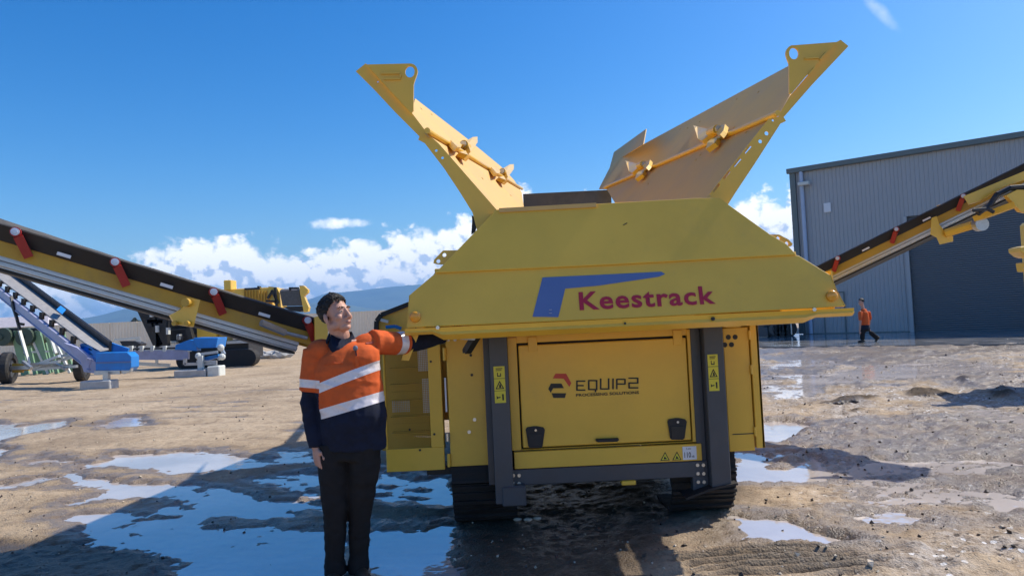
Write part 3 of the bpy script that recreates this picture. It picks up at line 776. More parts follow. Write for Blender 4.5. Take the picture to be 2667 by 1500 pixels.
# ================================================================ the yellow mobile screener
MC = empty('mobile_screener', (0.75, 7.6, 0), 'large yellow tracked mobile screener with raised hopper wings and two side conveyors, worker beside it', 'screener')
YL, YS, YT = 5.0, 5.11, 5.27
WY, WF = 5.40, 11.0            # depth of lip, seam, top edge of the rear wall
YD, YP, YB = 5.74, 5.62, 5.84           # door face, leg face, side panels
def c6(x, y): return (1560 + x / 3.623, 500 + y / 3.623)
def c5b(x, y): return (1020 + x / 3.623, 500 + y / 3.623)
def c2(x, y): return (880 + x / 2.683, 80 + y / 2.683)
def c3(x, y): return (1500 + x / 2.683, 80 + y / 2.683)
def cd(x, y): return (960 + x / 2.4986, 820 + y / 2.4986)
def ce(x, y): return (1500 + x / 2.415, 800 + y / 2.415)
def ring(c, r, n, ax, ay): return [V(c) + V(ax) * (r * math.cos(2 * math.pi * i / n)) + V(ay) * (r * math.sin(2 * math.pi * i / n)) for i in range(n)]
EX, EZ = V((1, 0, 0)), V((0, 0, 1))

# ---- rear wall of the hopper: lower panel, upper panel, folded lip
pl0 = at(1630, 833, YL); pl1 = at(1600, 689, YS); pl2 = at(1582, 533, YT)
nl = EX.cross(V((0, pl1.y - pl0.y, pl1.z - pl0.z))).normalized(); nl = nl if nl.y < 0 else -nl
nu_ = EX.cross(V((0, pl2.y - pl1.y, pl2.z - pl1.z))).normalized(); nu_ = nu_ if nu_.y < 0 else -nu_
def PL(px, py): return onplane(px, py, pl0, nl)
def PU(px, py): return onplane(px, py, pl1, nu_)
low = MB(); low.plate([PL(*p) for p in ((1059, 853), c5b(165, 975), c5b(390, 785), (1132, 711), (1132, 700), (2073, 655), (2073, 664), c6(1890, 603), c6(2178, 780), c6(2235, 920), c6(2320, 1078), (1640, 828))], -nl * 0.012)
lowp = low.build('rear_wall_lower_panel', M['yellow'], MC, bevel=0.003)
up = MB(); upo = -nu_ * 0.012; lift = nu_ * 0.018
up.plate([PU(*p) + lift for p in (c5b(415, 772), c5b(990, 178), c6(900, 70), (1872, 519), c6(1600, 405), c6(1760, 500), c6(1855, 600), (1600, 691))], upo)
upp = up.build('rear_wall_upper_panel', M['yellow'], MC, bevel=0.003)
tr = MB(); tr.bar(PU(1300, 551) + nu_ * .01, PU(1552, 537) + nu_ * .01, 0.05, 0.03); tr.build('top_edge_strip', M['liner'], upp)
# folded lip: two facets under the lower edge
lp = MB(); la, lb = PL(1056, 856), PL(2212, 803)
prof = [(0, 0.0), (0.01, -0.03), (0.0, -0.05), (0.055, -0.086), (0.16, -0.09), (0.16, -0.07), (0.06, -0.066), (0.02, 0.0)]
x0, x1 = la.x, lb.x; zt = (la.z + lb.z) / 2; print('lip', la, lb)
def lipring(x, s): return [V((x, YL + dy * s - 0.004, zt + dz * s)) for dy, dz in prof]
xs_ = [x0 - 0.005, x0 + 0.18, x0 + 0.25, x1 - 0.30, x1 - 0.22, x1 + 0.03]; sc = [0.5, 0.5, 1.0, 1.0, 0.62, 0.62]
vs = []; K = len(prof)
for x, s in zip(xs_, sc): vs += lipring(x, s)
lp.add(vs, [(i * K + k, i * K + (k + 1) % K, (i + 1) * K + (k + 1) % K, (i + 1) * K + k) for i in range(len(xs_) - 1) for k in range(K)] + [tuple(range(K)), tuple(range((len(xs_) - 1) * K, len(xs_) * K))])
lip = lp.build('folded_lip', M['yellow'], MC)
for q in ((1140, 853), (2121, 806), (1628, 842), (1857, 830)):
    b = MB(); p = at(q[0], q[1], YL - 0.008); b.cyl(p + V((0, 0.012, 0)), p - V((0, 0.004, 0)), 0.013 if q[0] != 1628 else 0.007, n=10); b.build('bolt', M['zinc'] if q[0] in (1140, 2121) else M['dark'], lip)
# amber reflectors with a short stem below
for px, py in ((1082, 826), (2165, 772)):
    a = MB(); p = PL(px, py); a.cyl(p + nl * 0.0, p + nl * 0.025, 0.038, 0.036, 20); a.ell(p + nl * 0.022, (0.034, 0.016, 0.034), nu=20)
    r_ = a.build('amber_marker_lamp', M['amber'], MC, smooth=True)
    s_ = MB(); s_.bar(p - EZ * 0.035 + nl * .006, p - EZ * 0.075 + nl * .004, 0.008, 0.008); s_.build('stem', M['dark'], r_)
# side returns of the lower panel (the bright edge on the right)
for pts in ([c6(2178, 780), c6(2235, 920), c6(2320, 1078)], [c5b(165, 975), (1059, 853)]):
    e = MB(); q = [PL(*p) for p in pts]
    for a, b in zip(q[:-1], q[1:]): e.plate([a, b, b + V((0, .07, 0.0)), a + V((0, .07, 0.0))], V((0.006, 0, 0)))
    e.build('edge_flange', M['yellow'], lowp)
# pad plates with two holes behind the upper panel
for poly, hs in (([c5b(400, 640), c5b(395, 672), c5b(430, 682), c5b(640, 690), c5b(760, 548), c5b(485, 552)], (c5b(497, 594), c5b(440, 653))), ([c6(1570, 402), c6(1700, 402), c6(1790, 450), c6(1828, 490), c6(1815, 512), c6(1780, 515), c6(1620, 480)], (c6(1693, 438), c6(1775, 486)))):
    YE = 5.24; e = MB(); e.plate([at(*p, YE) for p in poly], V((0, 0.02, 0)), [ring(at(*h, YE), 0.015, 10, EX, EZ) for h in hs]); e.build('pad_eye', M['yellow'], MC)

# ---- lettering and arrow on the lower panel
ux = (PL(1864, 764) - PL(1509, 781)).normalized(); uy = nl.cross(ux).normalized(); uy = uy if uy.z > 0 else -uy
ar = MB(); ar.plate([PL(*p) + nl * 0.003 for p in ((1413, 723), (1560, 716), (1722, 708), (1732, 714), (1716, 721), (1560, 744), (1472, 752), (1454, 826), (1387, 825))], -nl * 0.002)
aro = ar.build('blue_arrow_print', M['decal_blue'], lowp)
for dy in (0, 9):
    b = MB(); p = PL(1433, 807 + dy); b.bar(p - ux * .008 + nl * .004, p + ux * .012 + nl * .004, 0.008, 0.006); b.build('small_tag', M['steelblue'], aro)
o_ = PL(1510, 809); w_ = (PL(1864, 790) - o_).length
text('red_lettering', 'Keestrack', M['decal_red'], lowp, o_, ux, uy, (PL(1525, 762) - PL(1525, 808)).length * 1.04, w_, bold=0.024, depth=0.004, spacing=1.10)
m_ = MB(); p = PU(1622, 590) + nu_ * .02; m_.bar(p, p + ux * 0.03 + uy * 0.015, 0.006, 0.002, up=nu_); m_.build('scuff_mark', M['track'], upp)

# ---- hopper wings
def wing(side, inner, N1, N2, F, flange, fholes, bracket, hole, rodpts, guss, ear=None, plugs=()):
    p = [at(*N1, WY), at(*N2, WY), at(*F, WF)]
    n = (p[1] - p[0]).cross(p[2] - p[0]).normalized()
    inn = 1 if side == 'l' else -1
    n = n if n.x * inn > 0 else -n
    root = MB(); root.plate([onplane(*q, p[0], n) for q in inner], -n * 0.015)
    w = root.build('hopper_wing', M['liner'], MC)
    f = MB(); f.plate([at(*q, WY - .01) for q in flange], V((0, 0.012, 0)), [[at(*h, WY - .01) for h in hl] for hl in fholes]); f.build('end_flange', M['yellow'], w)
    # stiffening return behind the flange edge
    g = MB(); hc, hr = hole
    g.plate([at(*q, WY - .05) for q in bracket], V((0, 0.02, 0)), [hr]); br = g.build('lifting_eye_plate', M['yellow'], w)
    rd = MB(); a, b = [onplane(*q, p[0], n) + n * 0.02 for q in rodpts]; rd.cyl(a, b, 0.022, n=10); rd.build('hinge_rod', M['yellow'], w)
    d = (b - a).normalized(); upv = n.cross(d).normalized(); upv = upv if upv.z > 0 else -upv
    for q, s in guss:
        c = onplane(*q, p[0], n) + n * 0.02
        gs = MB()
        for poly, h0, h1 in s:
            pp = [onplane(*z, p[0] + n * .05, n) for z in poly]
            pp = [v + n * (h0 + (h1 - h0) * i_ / (len(pp) - 1)) for i_, v in enumerate(pp)]
            gs.plate(pp, n * -.045)
        s = 0.9; gs.cyl(c - d * 0.08 * s + n * .05 * s, c + d * 0.10 * s + n * .05 * s, 0.045 * s, n=12)
        gu = gs.build('hinge_gusset', M['yellow'], w)
        bb = MB(); e = c - d * 0.09 * s + n * .05 * s; bb.cyl(e, e - d * 0.03, 0.034 * s, n=6); bb.build('bolt', M['zinc'], gu)
    for q in plugs:
        c = onplane(*q, p[0], n); k = MB(); k.cyl(c - n * .002, c + n * .004, .012, n=8); k.build('plug', M['yellow_old'], w)
    if ear:
        e = MB(); e.plate([onplane(*q, p[0] + (p[2] - p[0]) * 0.9 - n * 0.0, V((n.x, n.y * 0.2, n.z * 0.75)).normalized()) for q in ear], V((0.012, 0.01, 0))); e.build('wing_end_plate', M['liner'], w)
    return w
def hole_px(f, x, y, r): return [f(x + r * math.cos(t * math.pi / 6), y + r * math.sin(t * math.pi / 6)) for t in range(12)]
def slot_px(f, x0, y0, x1, y1, w):
    dx, dy = x1 - x0, y1 - y0; l = math.hypot(dx, dy); nx, ny = -dy / l * w / 2, dx / l * w / 2
    return [f(x0 + nx, y0 + ny), f(x1 + nx, y1 + ny), f(x1 - nx, y1 - ny), f(x0 - nx, y0 - ny)]
arcL = [c2(505 + 52 * math.cos(R(a)), 284 + 53 * math.sin(R(a))) for a in range(-85, 35, 15)]
hl = [at(*c2(503 + 33 * math.cos(R(a)), 288 + 41 * math.sin(R(a))), WY - .05) for a in range(0, 360, 20)]
wing('l', [c2(540, 475), c2(890, 745), c2(1140, 950), c2(1232, 1045), c2(1285, 1130), c2(1300, 1240), c2(1110, 1262), c2(1105, 1250), c2(700, 790), c2(640, 738), c2(600, 690), c2(515, 575)],
     c2(1105, 1250), c2(600, 690), c2(1285, 1130),
     [c2(125, 285), c2(195, 230), c2(360, 405), c2(520, 580), c2(604, 690), c2(606, 715), c2(640, 733), c2(705, 790), c2(1115, 1258), c2(972, 1395), c2(940, 1270), c2(850, 1125), c2(740, 960), c2(605, 785), c2(562, 762), c2(570, 740), c2(400, 570), c2(255, 415)],
     [hole_px(c2, 687, 838, 10), hole_px(c2, 731, 889, 10), hole_px(c2, 279, 358, 6)],
     [c2(200, 238), c2(500, 231)] + arcL + [c2(536, 352), c2(529, 380), c2(528, 556), c2(512, 578), c2(370, 426)],
     (c2(503, 288), hl), (c2(610, 712), c2(1280, 1112)), [(c2(cx, cy), [([c2(cx + a * k_, cy + b_ * k_) for a, b_ in poly], 0, .04) for poly in ([(-65, -68), (-25, -60), (0, -25), (-15, 0), (-45, 5)], [(0, -40), (85, -88), (115, -88), (112, -45), (55, 30), (35, -15)], [(-5, 15), (30, 10), (50, 70), (28, 58)])]) for cx, cy, k_ in ((855, 835, 1.0), (1128, 1012, .85))],
     plugs=[c2(582, 548), c2(655, 588), c2(1010, 1035), c2(1206, 1152), c2(700, 770)])
arcR = [c3(1520 - 52 * math.cos(R(a)), 160 - 58 * math.sin(R(a))) for a in range(80, -40, -15)]
hr = [at(*c3(1524 + 34 * math.cos(R(a)), 160 + 42 * math.sin(R(a))), WY - .05) for a in range(0, 360, 20)]
wing('r', [c3(1500, 240), c3(1495, 450), c3(1430, 565), c3(1350, 622), c3(905, 1182), c3(270, 1200), c3(212, 1105), c3(160, 1105), c3(300, 895), c3(480, 790)],
     c3(905, 1175), c3(1430, 575), c3(160, 1108),
     [c3(1905, 110), c3(1850, 66), c3(1800, 92), c3(1640, 290), c3(1500, 452), c3(1425, 575), c3(1420, 600), c3(1350, 615), c3(1280, 700), c3(905, 1178), c3(1052, 1232), c3(1110, 1140), c3(1250, 930), c3(1430, 650), c3(1468, 632), c3(1452, 606), c3(1650, 380)],
     [hole_px(c3, 1333, 718, 15), hole_px(c3, 1289, 774, 14), hole_px(c3, 1377, 627, 9), slot_px(c3, 1224, 805, 1180, 856, 15), slot_px(c3, 1152, 894, 1104, 949, 15), slot_px(c3, 1076, 982, 1030, 1036, 15), slot_px(c3, 1002, 1072, 958, 1126, 15)],
     [c3(1830, 80), c3(1520, 104)] + arcR + [c3(1490, 230), c3(1490, 436), c3(1508, 440), c3(1600, 330)],
     (c3(1524, 160), hr), (c3(1425, 590), c3(210, 1103)), [(c3(cx, cy), [([c3(cx + a * k_, cy + b_ * k_) for a, b_ in poly], 0, .04) for poly in ([(-180, -72), (-150, -62), (-25, -28), (-60, 5), (-105, 50), (-130, 40), (-150, -30)], [(0, 0), (-25, -18), (20, -62), (55, -68), (50, -20), (30, 15)], [(-55, 20), (-5, 20), (-20, 60), (-75, 110), (-60, 70)])]) for cx, cy, k_ in ((1000, 735, 1.0), (485, 965, .78))],
     plugs=[c3(1275, 430), c3(1123, 480), c3(866, 637), c3(730, 688), c3(780, 680), c3(838, 905), c3(870, 870), c3(505, 1072), c3(1105, 678), c3(1190, 712)],
     ear=[c3(470, 795), c3(490, 688), c3(265, 850), c3(235, 960), c3(165, 1095), c3(300, 900)])
# small ribs pressed in the lifting eye plates
for pts in (((c2(300, 300), c2(435, 298)), (c2(438, 300), c2(438, 330)), (c2(320, 340), c2(438, 338))), ((c3(1600, 195), c3(1700, 190)), (c3(1705, 205), c3(1752, 150)), (c3(1625, 310), c3(1670, 260)))):
    for a, b in pts:
        rb = MB(); rb.bar(at(*a, WY - .058), at(*b, WY - .058), 0.012, 0.012, up=(0, 1, 0)); rb.build('stiffener', M['yellow'], MC)
# hopper front wall (dark) between the wings, and hopper floor
h = MB(); a, b = at(1362, 506, WF + .1), at(1590, 497, WF + .1)
h.box((a.x, WF + .05, a.z - 1.4), (b.x, WF + .12, (a.z + b.z) / 2)); h.build('hopper_front_wall', M['belt'], MC)
h = MB(); q0, q1 = PU(1293, 548), PU(1870, 519)
h.add([(q0.x, YT + .03, q0.z - .05), (q1.x, YT + .03, q0.z - .05), (b.x, WF, 2.2), (a.x, WF, 2.2), (0.35, 6.0, 1.65), (1.25, 6.0, 1.65), (1.1, 9.0, 1.65), (0.4, 9.0, 1.65)],
      [(4, 5, 6, 7), (0, 1, 5, 4), (1, 2, 6, 5), (2, 3, 7, 6), (3, 0, 4, 7)]); h.build('hopper_body', M['yellow'], MC)
for X_, X2, X3 in ((q0.x - .36, q0.x - .05, x0 + .10), (q1.x + .36, q1.x + .05, x1 - .05)):  # unseen side plates added to fill gaps in the hopper's ground shadow
    h = MB(); h.plate([(X3, YL + .14, 1.565), (X3, 7.2, 1.565), (X3, 7.2, 1.87), (X3, YL + .14, 1.87)], V((.012, 0, 0))); h.build('hopper_shadow_skirt', M['yellow'], MC)
    h = MB(); h.plate([(X_, YS + .06, 1.58), (X_, 7.6, 1.58), (X_, 7.6, 1.98), (X2, 7.6, 2.4), (X2, YT + .03, 2.4), (X_, YS + .06, 1.98)], V((.012, 0, 0))); h.build('hopper_shadow_wall', M['yellow'], MC)
h = MB(); h.plate([at(*c2(x, y), 5.5) for x, y in ((935, 1290), (950, 1300), (968, 1360), (960, 1400), (932, 1420), (938, 1330))], V((0, .05, 0))); h.build('wing_ram_bracket', M['dark'], MC)

# ---- body below the hopper
def rect(a, b, Y):
    p, q = at(*a, Y), at(*b, Y); return min(p.x, q.x), max(p.x, q.x), min(p.z, q.z), max(p.z, q.z)
def slab(name, a, b, Y, th, mtl, parent=MC, bevel=0.004):
    x0, x1, z0, z1 = rect(a, b, Y); m_ = MB(); m_.box((x0, Y, z0), (x1, Y + th, z1)); return m_.build(name, mtl, parent, bevel=bevel)
# chassis, screen box and engine bay behind; last two widened to fill the shadow
for nm, a, b, mt in (('chassis_frame', (-0.15, 6.0, 0.72), (1.65, 11.4, 1.0), 'grey'), ('engine_bay', (-0.99, 6.24, 0.82), (1.9, 7.55, 1.54), 'yellow'), ('screen_box', (-0.88, 8.0, 1.0), (2.2, 11.2, 2.06), 'yellow')):
    m_ = MB(); m_.box(a, b); m_.build(nm, M[mt], MC, bevel=0.01)
# big central door with its frame
x0, x1, z0, z1 = rect(cd(900, 150), ce(795, 845), YD); 
dx0, dx1, dz0, dz1 = rect(cd(962, 185), ce(735, 842), YD)
fr = MB()
for a, b in (((x0, z0), (dx0, z1)), ((dx1, z0), (x1, z1)), ((dx0, dz1), (dx1, z1 + .06)), ((dx0, z0 - .0), (dx1, dz0))):
    fr.box((a[0], YD, a[1]), (b[0], YD + 0.05, b[1]))
frm = fr.build('door_frame', M['yellow'], MC, bevel=0.003)
bk = MB(); bk.box((x0, YD + 0.055, z0), (x1, YD + 0.08, z1)); bk.build('door_seal', M['black'], MC)
gp = 0.012
d_ = MB(); d_.box((dx0 + gp, YD - 0.012, dz0 + gp), (dx1 - gp, YD + 0.03, dz1 - gp * 1.5)); door = d_.build('engine_door', M['yellow'], MC, bevel=0.006)
for px in (1386, 1764):
    t_ = MB(); p = at(px, 880, YD); t_.box((p.x - .035, YD - 0.02, dz1 - .07), (p.x + .035, YD + .002, dz1 + .045)); t_.build('door_hinge', M['yellow'], door, bevel=0.003)
DW = YD - 0.0135
def D(px, py): return at(px, py, DW)
for cx, cy in ((1394, 1136), (1763, 1115)):
    la_ = MB(); pts = [(-25, -18), (-22, -24), (-4, -27), (4, -27), (21, -24), (25, -18), (19, 25), (14, 29), (-14, 29), (-18, 25)]
    la_.plate([D(cx + x, cy + y) - V((0, .012, 0)) for x, y in pts], V((0, .013, 0))); L_ = la_.build('paddle_latch', M['black'], door)
    pd = MB(); pd.plate([D(cx + x, cy + y) - V((0, .02, 0)) for x, y in ((-17, -6), (17, -6), (14, 24), (-14, 24))], V((0, .009, 0))); pd.build('paddle', M['dark'], L_)
    k = MB(); p = D(cx + 1, cy - 17) - V((0, .014, 0)); k.cyl(p, p - V((0, .008, 0)), 0.009, n=12); k.build('lock_barrel', M['zinc'], L_)
hd = MB(); a, b = D(1555, 1145) - V((0, .03, 0)), D(1607, 1143) - V((0, .03, 0)); hd.bar(a, b, 0.025, 0.026)
for p in (a, b): hd.cyl(p, p + V((0, .032, 0)), 0.012, n=10)
hd.build('door_handle', M['black'], door, bevel=0.006)
# EQUIP2 logo
def dl(x, y): return D(1400 + x / 8.587, 960 + y / 8.587)
def logo(name, poly, mtl, par, d=0.002):
    m_ = MB(); m_.plate([dl(*p) - V((0, d, 0)) for p in poly], V((0, 0.0015, 0))); return m_.build(name, mtl, par)
logo('red_chevron_print', [(345, 215), (402, 110), (640, 110), (755, 320), (712, 405), (585, 222)], M['decal_orange'], door)
logo('dark_hook_print', [(240, 450), (300, 330), (535, 330), (590, 432), (350, 436), (312, 500), (300, 540)], M['decal_black'], door)
logo('dark_bar_print', [(315, 545), (642, 545), (612, 650), (352, 650)], M['decal_black'], door)
def strokes(cx0, cx1, cy0, cy1, segs, w=36, hw=30):
    m_ = MB()
    for a, b, c, d in segs:
        X0, X1 = cx0 + (cx1 - cx0) * a, cx0 + (cx1 - cx0) * c; Y0, Y1 = cy0 + (cy1 - cy0) * b, cy0 + (cy1 - cy0) * d
        if X0 == X1: q = [(X0 - w / 2, Y0), (X0 + w / 2, Y0), (X0 + w / 2, Y1), (X0 - w / 2, Y1)]
        else: q = [(X0, Y0 - hw / 2), (X1, Y1 - hw / 2), (X1, Y1 + hw / 2), (X0, Y0 + hw / 2)]
        m_.plate([dl(*p) - V((0, 0.0024 + 0.0001 * len(m_.v), 0)) for p in q], V((0, 0.0015, 0)))
    return m_
GL = [(880, 1070, 275, 475, [(0, -.07, 0, 1.07), (0, 0, 1, 0), (0, .5, .8, .5), (0, 1, 1, 1)]),
      (1145, 1322, 263, 462, [(0, -.07, 0, 1.07), (1, -.07, 1, 1.07), (0, 0, 1, 0), (0, 1, 1, 1), (.85, .98, .85, 1.3)]),
      (1412, 1590, 235, 450, [(0, -.08, 0, 1.05), (1, -.1, 1, 1.05), (0, 1, 1, 1)]),
      (1688, 1692, 228, 445, [(0, -.05, 0, 1.05)]),
      (1772, 1955, 235, 340, [(0, -.1, 0, 2.1), (1, -.1, 1, 1.1), (0, 0, 1, 0), (0, 1, 1, 1)]),
      (2045, 2240, 210, 425, [(-.08, 0, 1, 0), (1, -.05, 1, .55), (0, .5, 1, .5), (0, .45, 0, 1.05), (-.06, 1, 1.06, 1)])]
lt = MB()
for g_ in GL:
    q = strokes(*g_); b0 = len(lt.v); lt.v += q.v; lt.f += [tuple(i + b0 for i in f) for f in q.f]; lt.mi += q.mi
lt.build('black_lettering', M['decal_black'], door)
rx = (dl(2280, 560) - dl(860, 625)).normalized()
text('small_lettering', 'PROCESSING SOLUTIONS', M['decal_black'], door, dl(862, 625) - V((0, .001, 0)), rx, V((-rx.z, 0, rx.x)), (dl(860, 560) - dl(860, 625)).length, (dl(2270, 560) - dl(862, 625)).length, bold=0.02, depth=0.002)
# base panel and beam
bp = slab('base_panel', cd(945, 893), ce(795, 962), YD - 0.03, 0.05, M['yellow'])
bx0, bx1, bz0, bz1 = rect(cd(945, 893), ce(795, 962), YD - 0.03)
YBP = YD - 0.0305
def BP(px, py): return at(px, py, YBP)
for cx, cy in ((1732, 1188), (1763, 1187)):
    t = MB(); t.plate([BP(cx - 12, cy + 11), BP(cx, cy - 12), BP(cx + 12, cy + 10)], V((0, -0.0015, 0))); tri = t.build('warning_triangle', M['decal_black'], bp)
    t = MB(); t.plate([BP(cx - 9, cy + 9) - V((0, .0022, 0)), BP(cx, cy - 8) - V((0, .0022, 0)), BP(cx + 9, cy + 8.4) - V((0, .0022, 0))], V((0, 0.0004, 0))); t.build('triangle_field', M['sticker'], tri)
    t = MB(); t.plate([BP(cx - 4, cy + 7) - V((0, .003, 0)), BP(cx - 1, cy - 1) - V((0, .003, 0)), BP(cx + 5, cy + 6.6) - V((0, .003, 0))], V((0, 0.0004, 0))); t.build('pictogram', M['decal_black'], tri)
s0, s1 = BP(1779, 1197), BP(1813, 1161)
st = MB(); st.box((s0.x, YBP - 0.002, s0.z), (s1.x, YBP, s1.z)); stk = st.build('noise_level_sticker', M['white'], bp)
text('black_figures', '110', M['decal_black'], stk, (s0.x + .012, YBP - .002, s0.z + .016), EX, EZ, 0.042, 0.05, bold=0.01, depth=0.0012)
text('unit_lettering', 'dB', M['decal_black'], stk, (s0.x + .066, YBP - .002, s0.z + .016), EX, EZ, 0.015, 0.022, depth=0.0012)
text('small_heading', 'Lwa', M['decal_black'], stk, (s0.x + .03, YBP - .002, s0.z + .078), EX, EZ, 0.014, 0.035, depth=0.0012)
bz = bz0
bm_ = MB(); bm_.box((bx0 - 0.02, YD - 0.03, bz - 0.125), (bx1 + 0.02, YD + 0.1, bz - 0.004)); bm_.build('cross_beam', M['grey'], MC, bevel=0.006)
p = at(1635, 1254, YD); k = MB(); k.box((p.x - .05, YD - .02, bz - .165), (p.x + .06, YD + .05, bz - .128)); k.build('tow_tab', M['yellow'], MC, bevel=0.006)
# bolts at the beam ends
for side in (0, 1):
    for i in range(2):
        for j in range(3):
            c = at(1337 + i * 15 + j * 0, 1237 + j * 21, YD - .03) if side == 0 else at(1816 + i * 15 + j * 1, 1210 + j * 22, YD - .03)
            b = MB(); b.cyl(c + V((0, .015, 0)), c - V((0, .012, 0)), 0.014, n=6); b.build('bolt', M['zinc'], MC)
for s in (0, 1):
    pl = MB(); c = at(1345, 1262, YD) if s == 0 else at(1822, 1232, YD)
    pl.box((c.x - .06, YD - .026, c.z - .13), (c.x + .06, YD + .05, c.z + .1))
    pl.build('beam_end_plate', M['grey'], MC, bevel=0.004)
# two dark legs
def leg(top, bot, wf, ws, bl):
    a, b = at(*top, YP), at(*bot, YP); cx = (a.x + b.x) / 2
    m_ = MB(); m_.box((cx - wf / 2, YP, b.z), (cx + wf / 2, YP + 0.014, a.z + .03)); m_.box((cx - wf / 2, YP + .0142, b.z), (cx - wf / 2 + .014, YP + .17, a.z + .03)); m_.box((cx + wf / 2 - .014, YP + .0142, b.z), (cx + wf / 2, YP + .17, a.z + .03))
    m_.box((cx - wf / 2 - ws, YP + .11, b.z + .12), (cx - wf / 2 - .002, YP + .17, a.z + .03))
    return m_.build('support_leg', M['grey'], MC, bevel=0.004), cx, a.z, b.z
L1, lx1, lt1, lb1 = leg((1297, 884), (1315, 1312), 0.138, 0.05, 0)
L2, lx2, lt2, lb2 = leg((1857, 856), (1880, 1268), 0.145, 0.075, 0)
ft = MB(); ft.box((lx1 - .02, YP - .012, lb1 - .02), (lx1 + .16, YP + .14, lb1 + .13)); ft.build('leg_foot', M['grey'], L1, bevel=.01)
# warning stickers on the legs: three pictogram fields each
def sticker(tl, br, parent):
    a, b = at(*tl, YP - .0005), at(*br, YP - .0005); W, H = b.x - a.x, a.z - b.z
    m_ = MB(); m_.box((a.x, YP - .002, b.z), (b.x, YP - .0002, a.z)); s = m_.build('warning_sticker', M['sticker'], parent)
    def pt(u, v, d=0.003): return V((a.x + W * u, YP - d, a.z - H * v))
    k = MB()
    for v in (0.333, 0.667): k.plate([pt(0, v - .006), pt(1, v - .006), pt(1, v + .006), pt(0, v + .006)], V((0, .0006, 0)))
    k.plate([pt(.2, .05), pt(.8, .05), pt(.8, .075), pt(.2, .075)], V((0, .0006, 0))); k.plate([pt(.2, .10), pt(.72, .10), pt(.72, .12), pt(.2, .12)], V((0, .0006, 0)))
    k.plate([pt(.3, .17), pt(.38, .17), pt(.38, .25), pt(.58, .25), pt(.58, .19), pt(.66, .19), pt(.66, .28), pt(.3, .28)], V((0, .0006, 0)))
    k.plate([pt(.10, .62), pt(.5, .39), pt(.9, .62)], V((0, .0006, 0)), [[pt(.24, .595), pt(.5, .445), pt(.76, .595)]])
    k.plate([pt(.47, .49), pt(.58, .49), pt(.64, .585), pt(.42, .585)], V((0, .0006, 0)))
    k.plate([pt(.18, .80), pt(.30, .84), pt(.52, .83), pt(.52, .86), pt(.30, .87), pt(.18, .90)], V((0, .0006, 0)))
    k.plate([pt(.66, .76), pt(.82, .76), pt(.82, .93), pt(.68, .93)], V((0, .0006, 0)))
    k.build('pictogram', M['decal_black'], s)
sticker(cd(812, 336), cd(895, 570), L1); sticker(ce(826, 298), ce(903, 524), L2)
# small panel left of the left leg, hinge column, open mesh door
sp = slab('side_panel', cd(500, 150), cd(790, 975), YB, 0.03, M['yellow'])
ey = MB(); x0, x1, z0, z1 = rect(cd(760, 150), cd(800, 975), YB - .02); ey.box((x1 - .015, YB - .02, z0), (x1 + .012, YB + .02, z1)); ey.build('panel_edge', M['yellow'], sp)
for q, mt in (((518, 160), 'zinc'), ((562, 160), 'zinc'), ((690, 680), 'zinc'), ((655, 760), 'zinc'), ((665, 262), 'decal_black'), ((672, 390), 'decal_black')):
    b = MB(); p = at(*cd(*q), YB); b.cyl(p + V((0, .004, 0)), p - V((0, .008, 0)), 0.014 if mt == 'zinc' else 0.011, n=10); b.build('bolt', M[mt], sp)
hx0, hx1, hz0, hz1 = rect(cd(478, 165), cd(522, 985), YB)
hg = MB()
hg.cyl((hx0 + .015, YB - .01, hz0), (hx0 + .015, YB - .01, hz0 + .1), .014, n=10); hg.cyl((hx0 + .015, YB - .01, hz1 - .16), (hx0 + .015, YB - .01, hz1 - .06), .014, n=10); hg.build('door_hinge', M['yellow'], sp)
hb = MB(); p = at(*cd(515, 795), YB - .015); hb.cyl(p - EZ * .03, p + EZ * .03, .012, n=10); hb.build('hinge_pin', M['zinc'], sp)
wl = MB(); a, b = at(*cd(492, 410), YB - .006), at(*cd(512, 630), YB - .006); wl.box((a.x, YB - .006, b.z), (b.x, YB - .002, a.z)); wl.build('data_plate', M['white'], sp)
# mesh door: frame, wire mesh, slatted cooler behind
YM = YB + 0.01
mx0, mx1, mz0, mz1 = rect(cd(85, 170), cd(498, 1005), YM)
ox0, ox1, oz0, oz1 = rect(cd(100, 215), cd(408, 862), YM); oz1 = mz1 - .04
fr = MB()
for a, b in (((mx0, mz0), (mx1, oz0)), ((mx0, oz1), (mx1, mz1)), ((mx0, oz0), (ox0, oz1)), ((ox1, oz0), (mx1, oz1))): fr.box((a[0], YM, a[1]), (b[0], YM + .03, b[1]))
md = fr.build('mesh_door', M['yellow'], MC, bevel=.003)
ms = MB(); n = int((ox1 - ox0) / 0.014)
for i in range(n + 1):
    x = ox0 + (ox1 - ox0) * i / n; ms.box((x - .0018, YM + .012, oz0), (x + .0018, YM + .014, oz1))
n = int((oz1 - oz0) / 0.014)
for i in range(n + 1):
    z = oz0 + (oz1 - oz0) * i / n; ms.box((ox0, YM + .0145, z - .0018), (ox1, YM + .0165, z + .0018))
mm = ms.build('wire_mesh', M['yellow_old'], md); tag(mm, kind='stuff')
cl = MB(); cl.box((ox0 - .1, YM + .31, oz0 - .06), (ox1 + .08, YM + .33, oz1 + .02)); cl.build('cooler_back', M['yellow_old'], md)
for i in range(6):
    z = oz0 + (oz1 - oz0) * (i + .75) / 6.2
    s_ = MB(); s_.box((ox0, YM + .16, z - .01), (ox1 - .01, YM + .3, z)); s_.box((ox0, YM + .29, z), (ox1 - .01, YM + .3, z + .06)); s_.build('cooler_slat', M['yellow_old'], md)
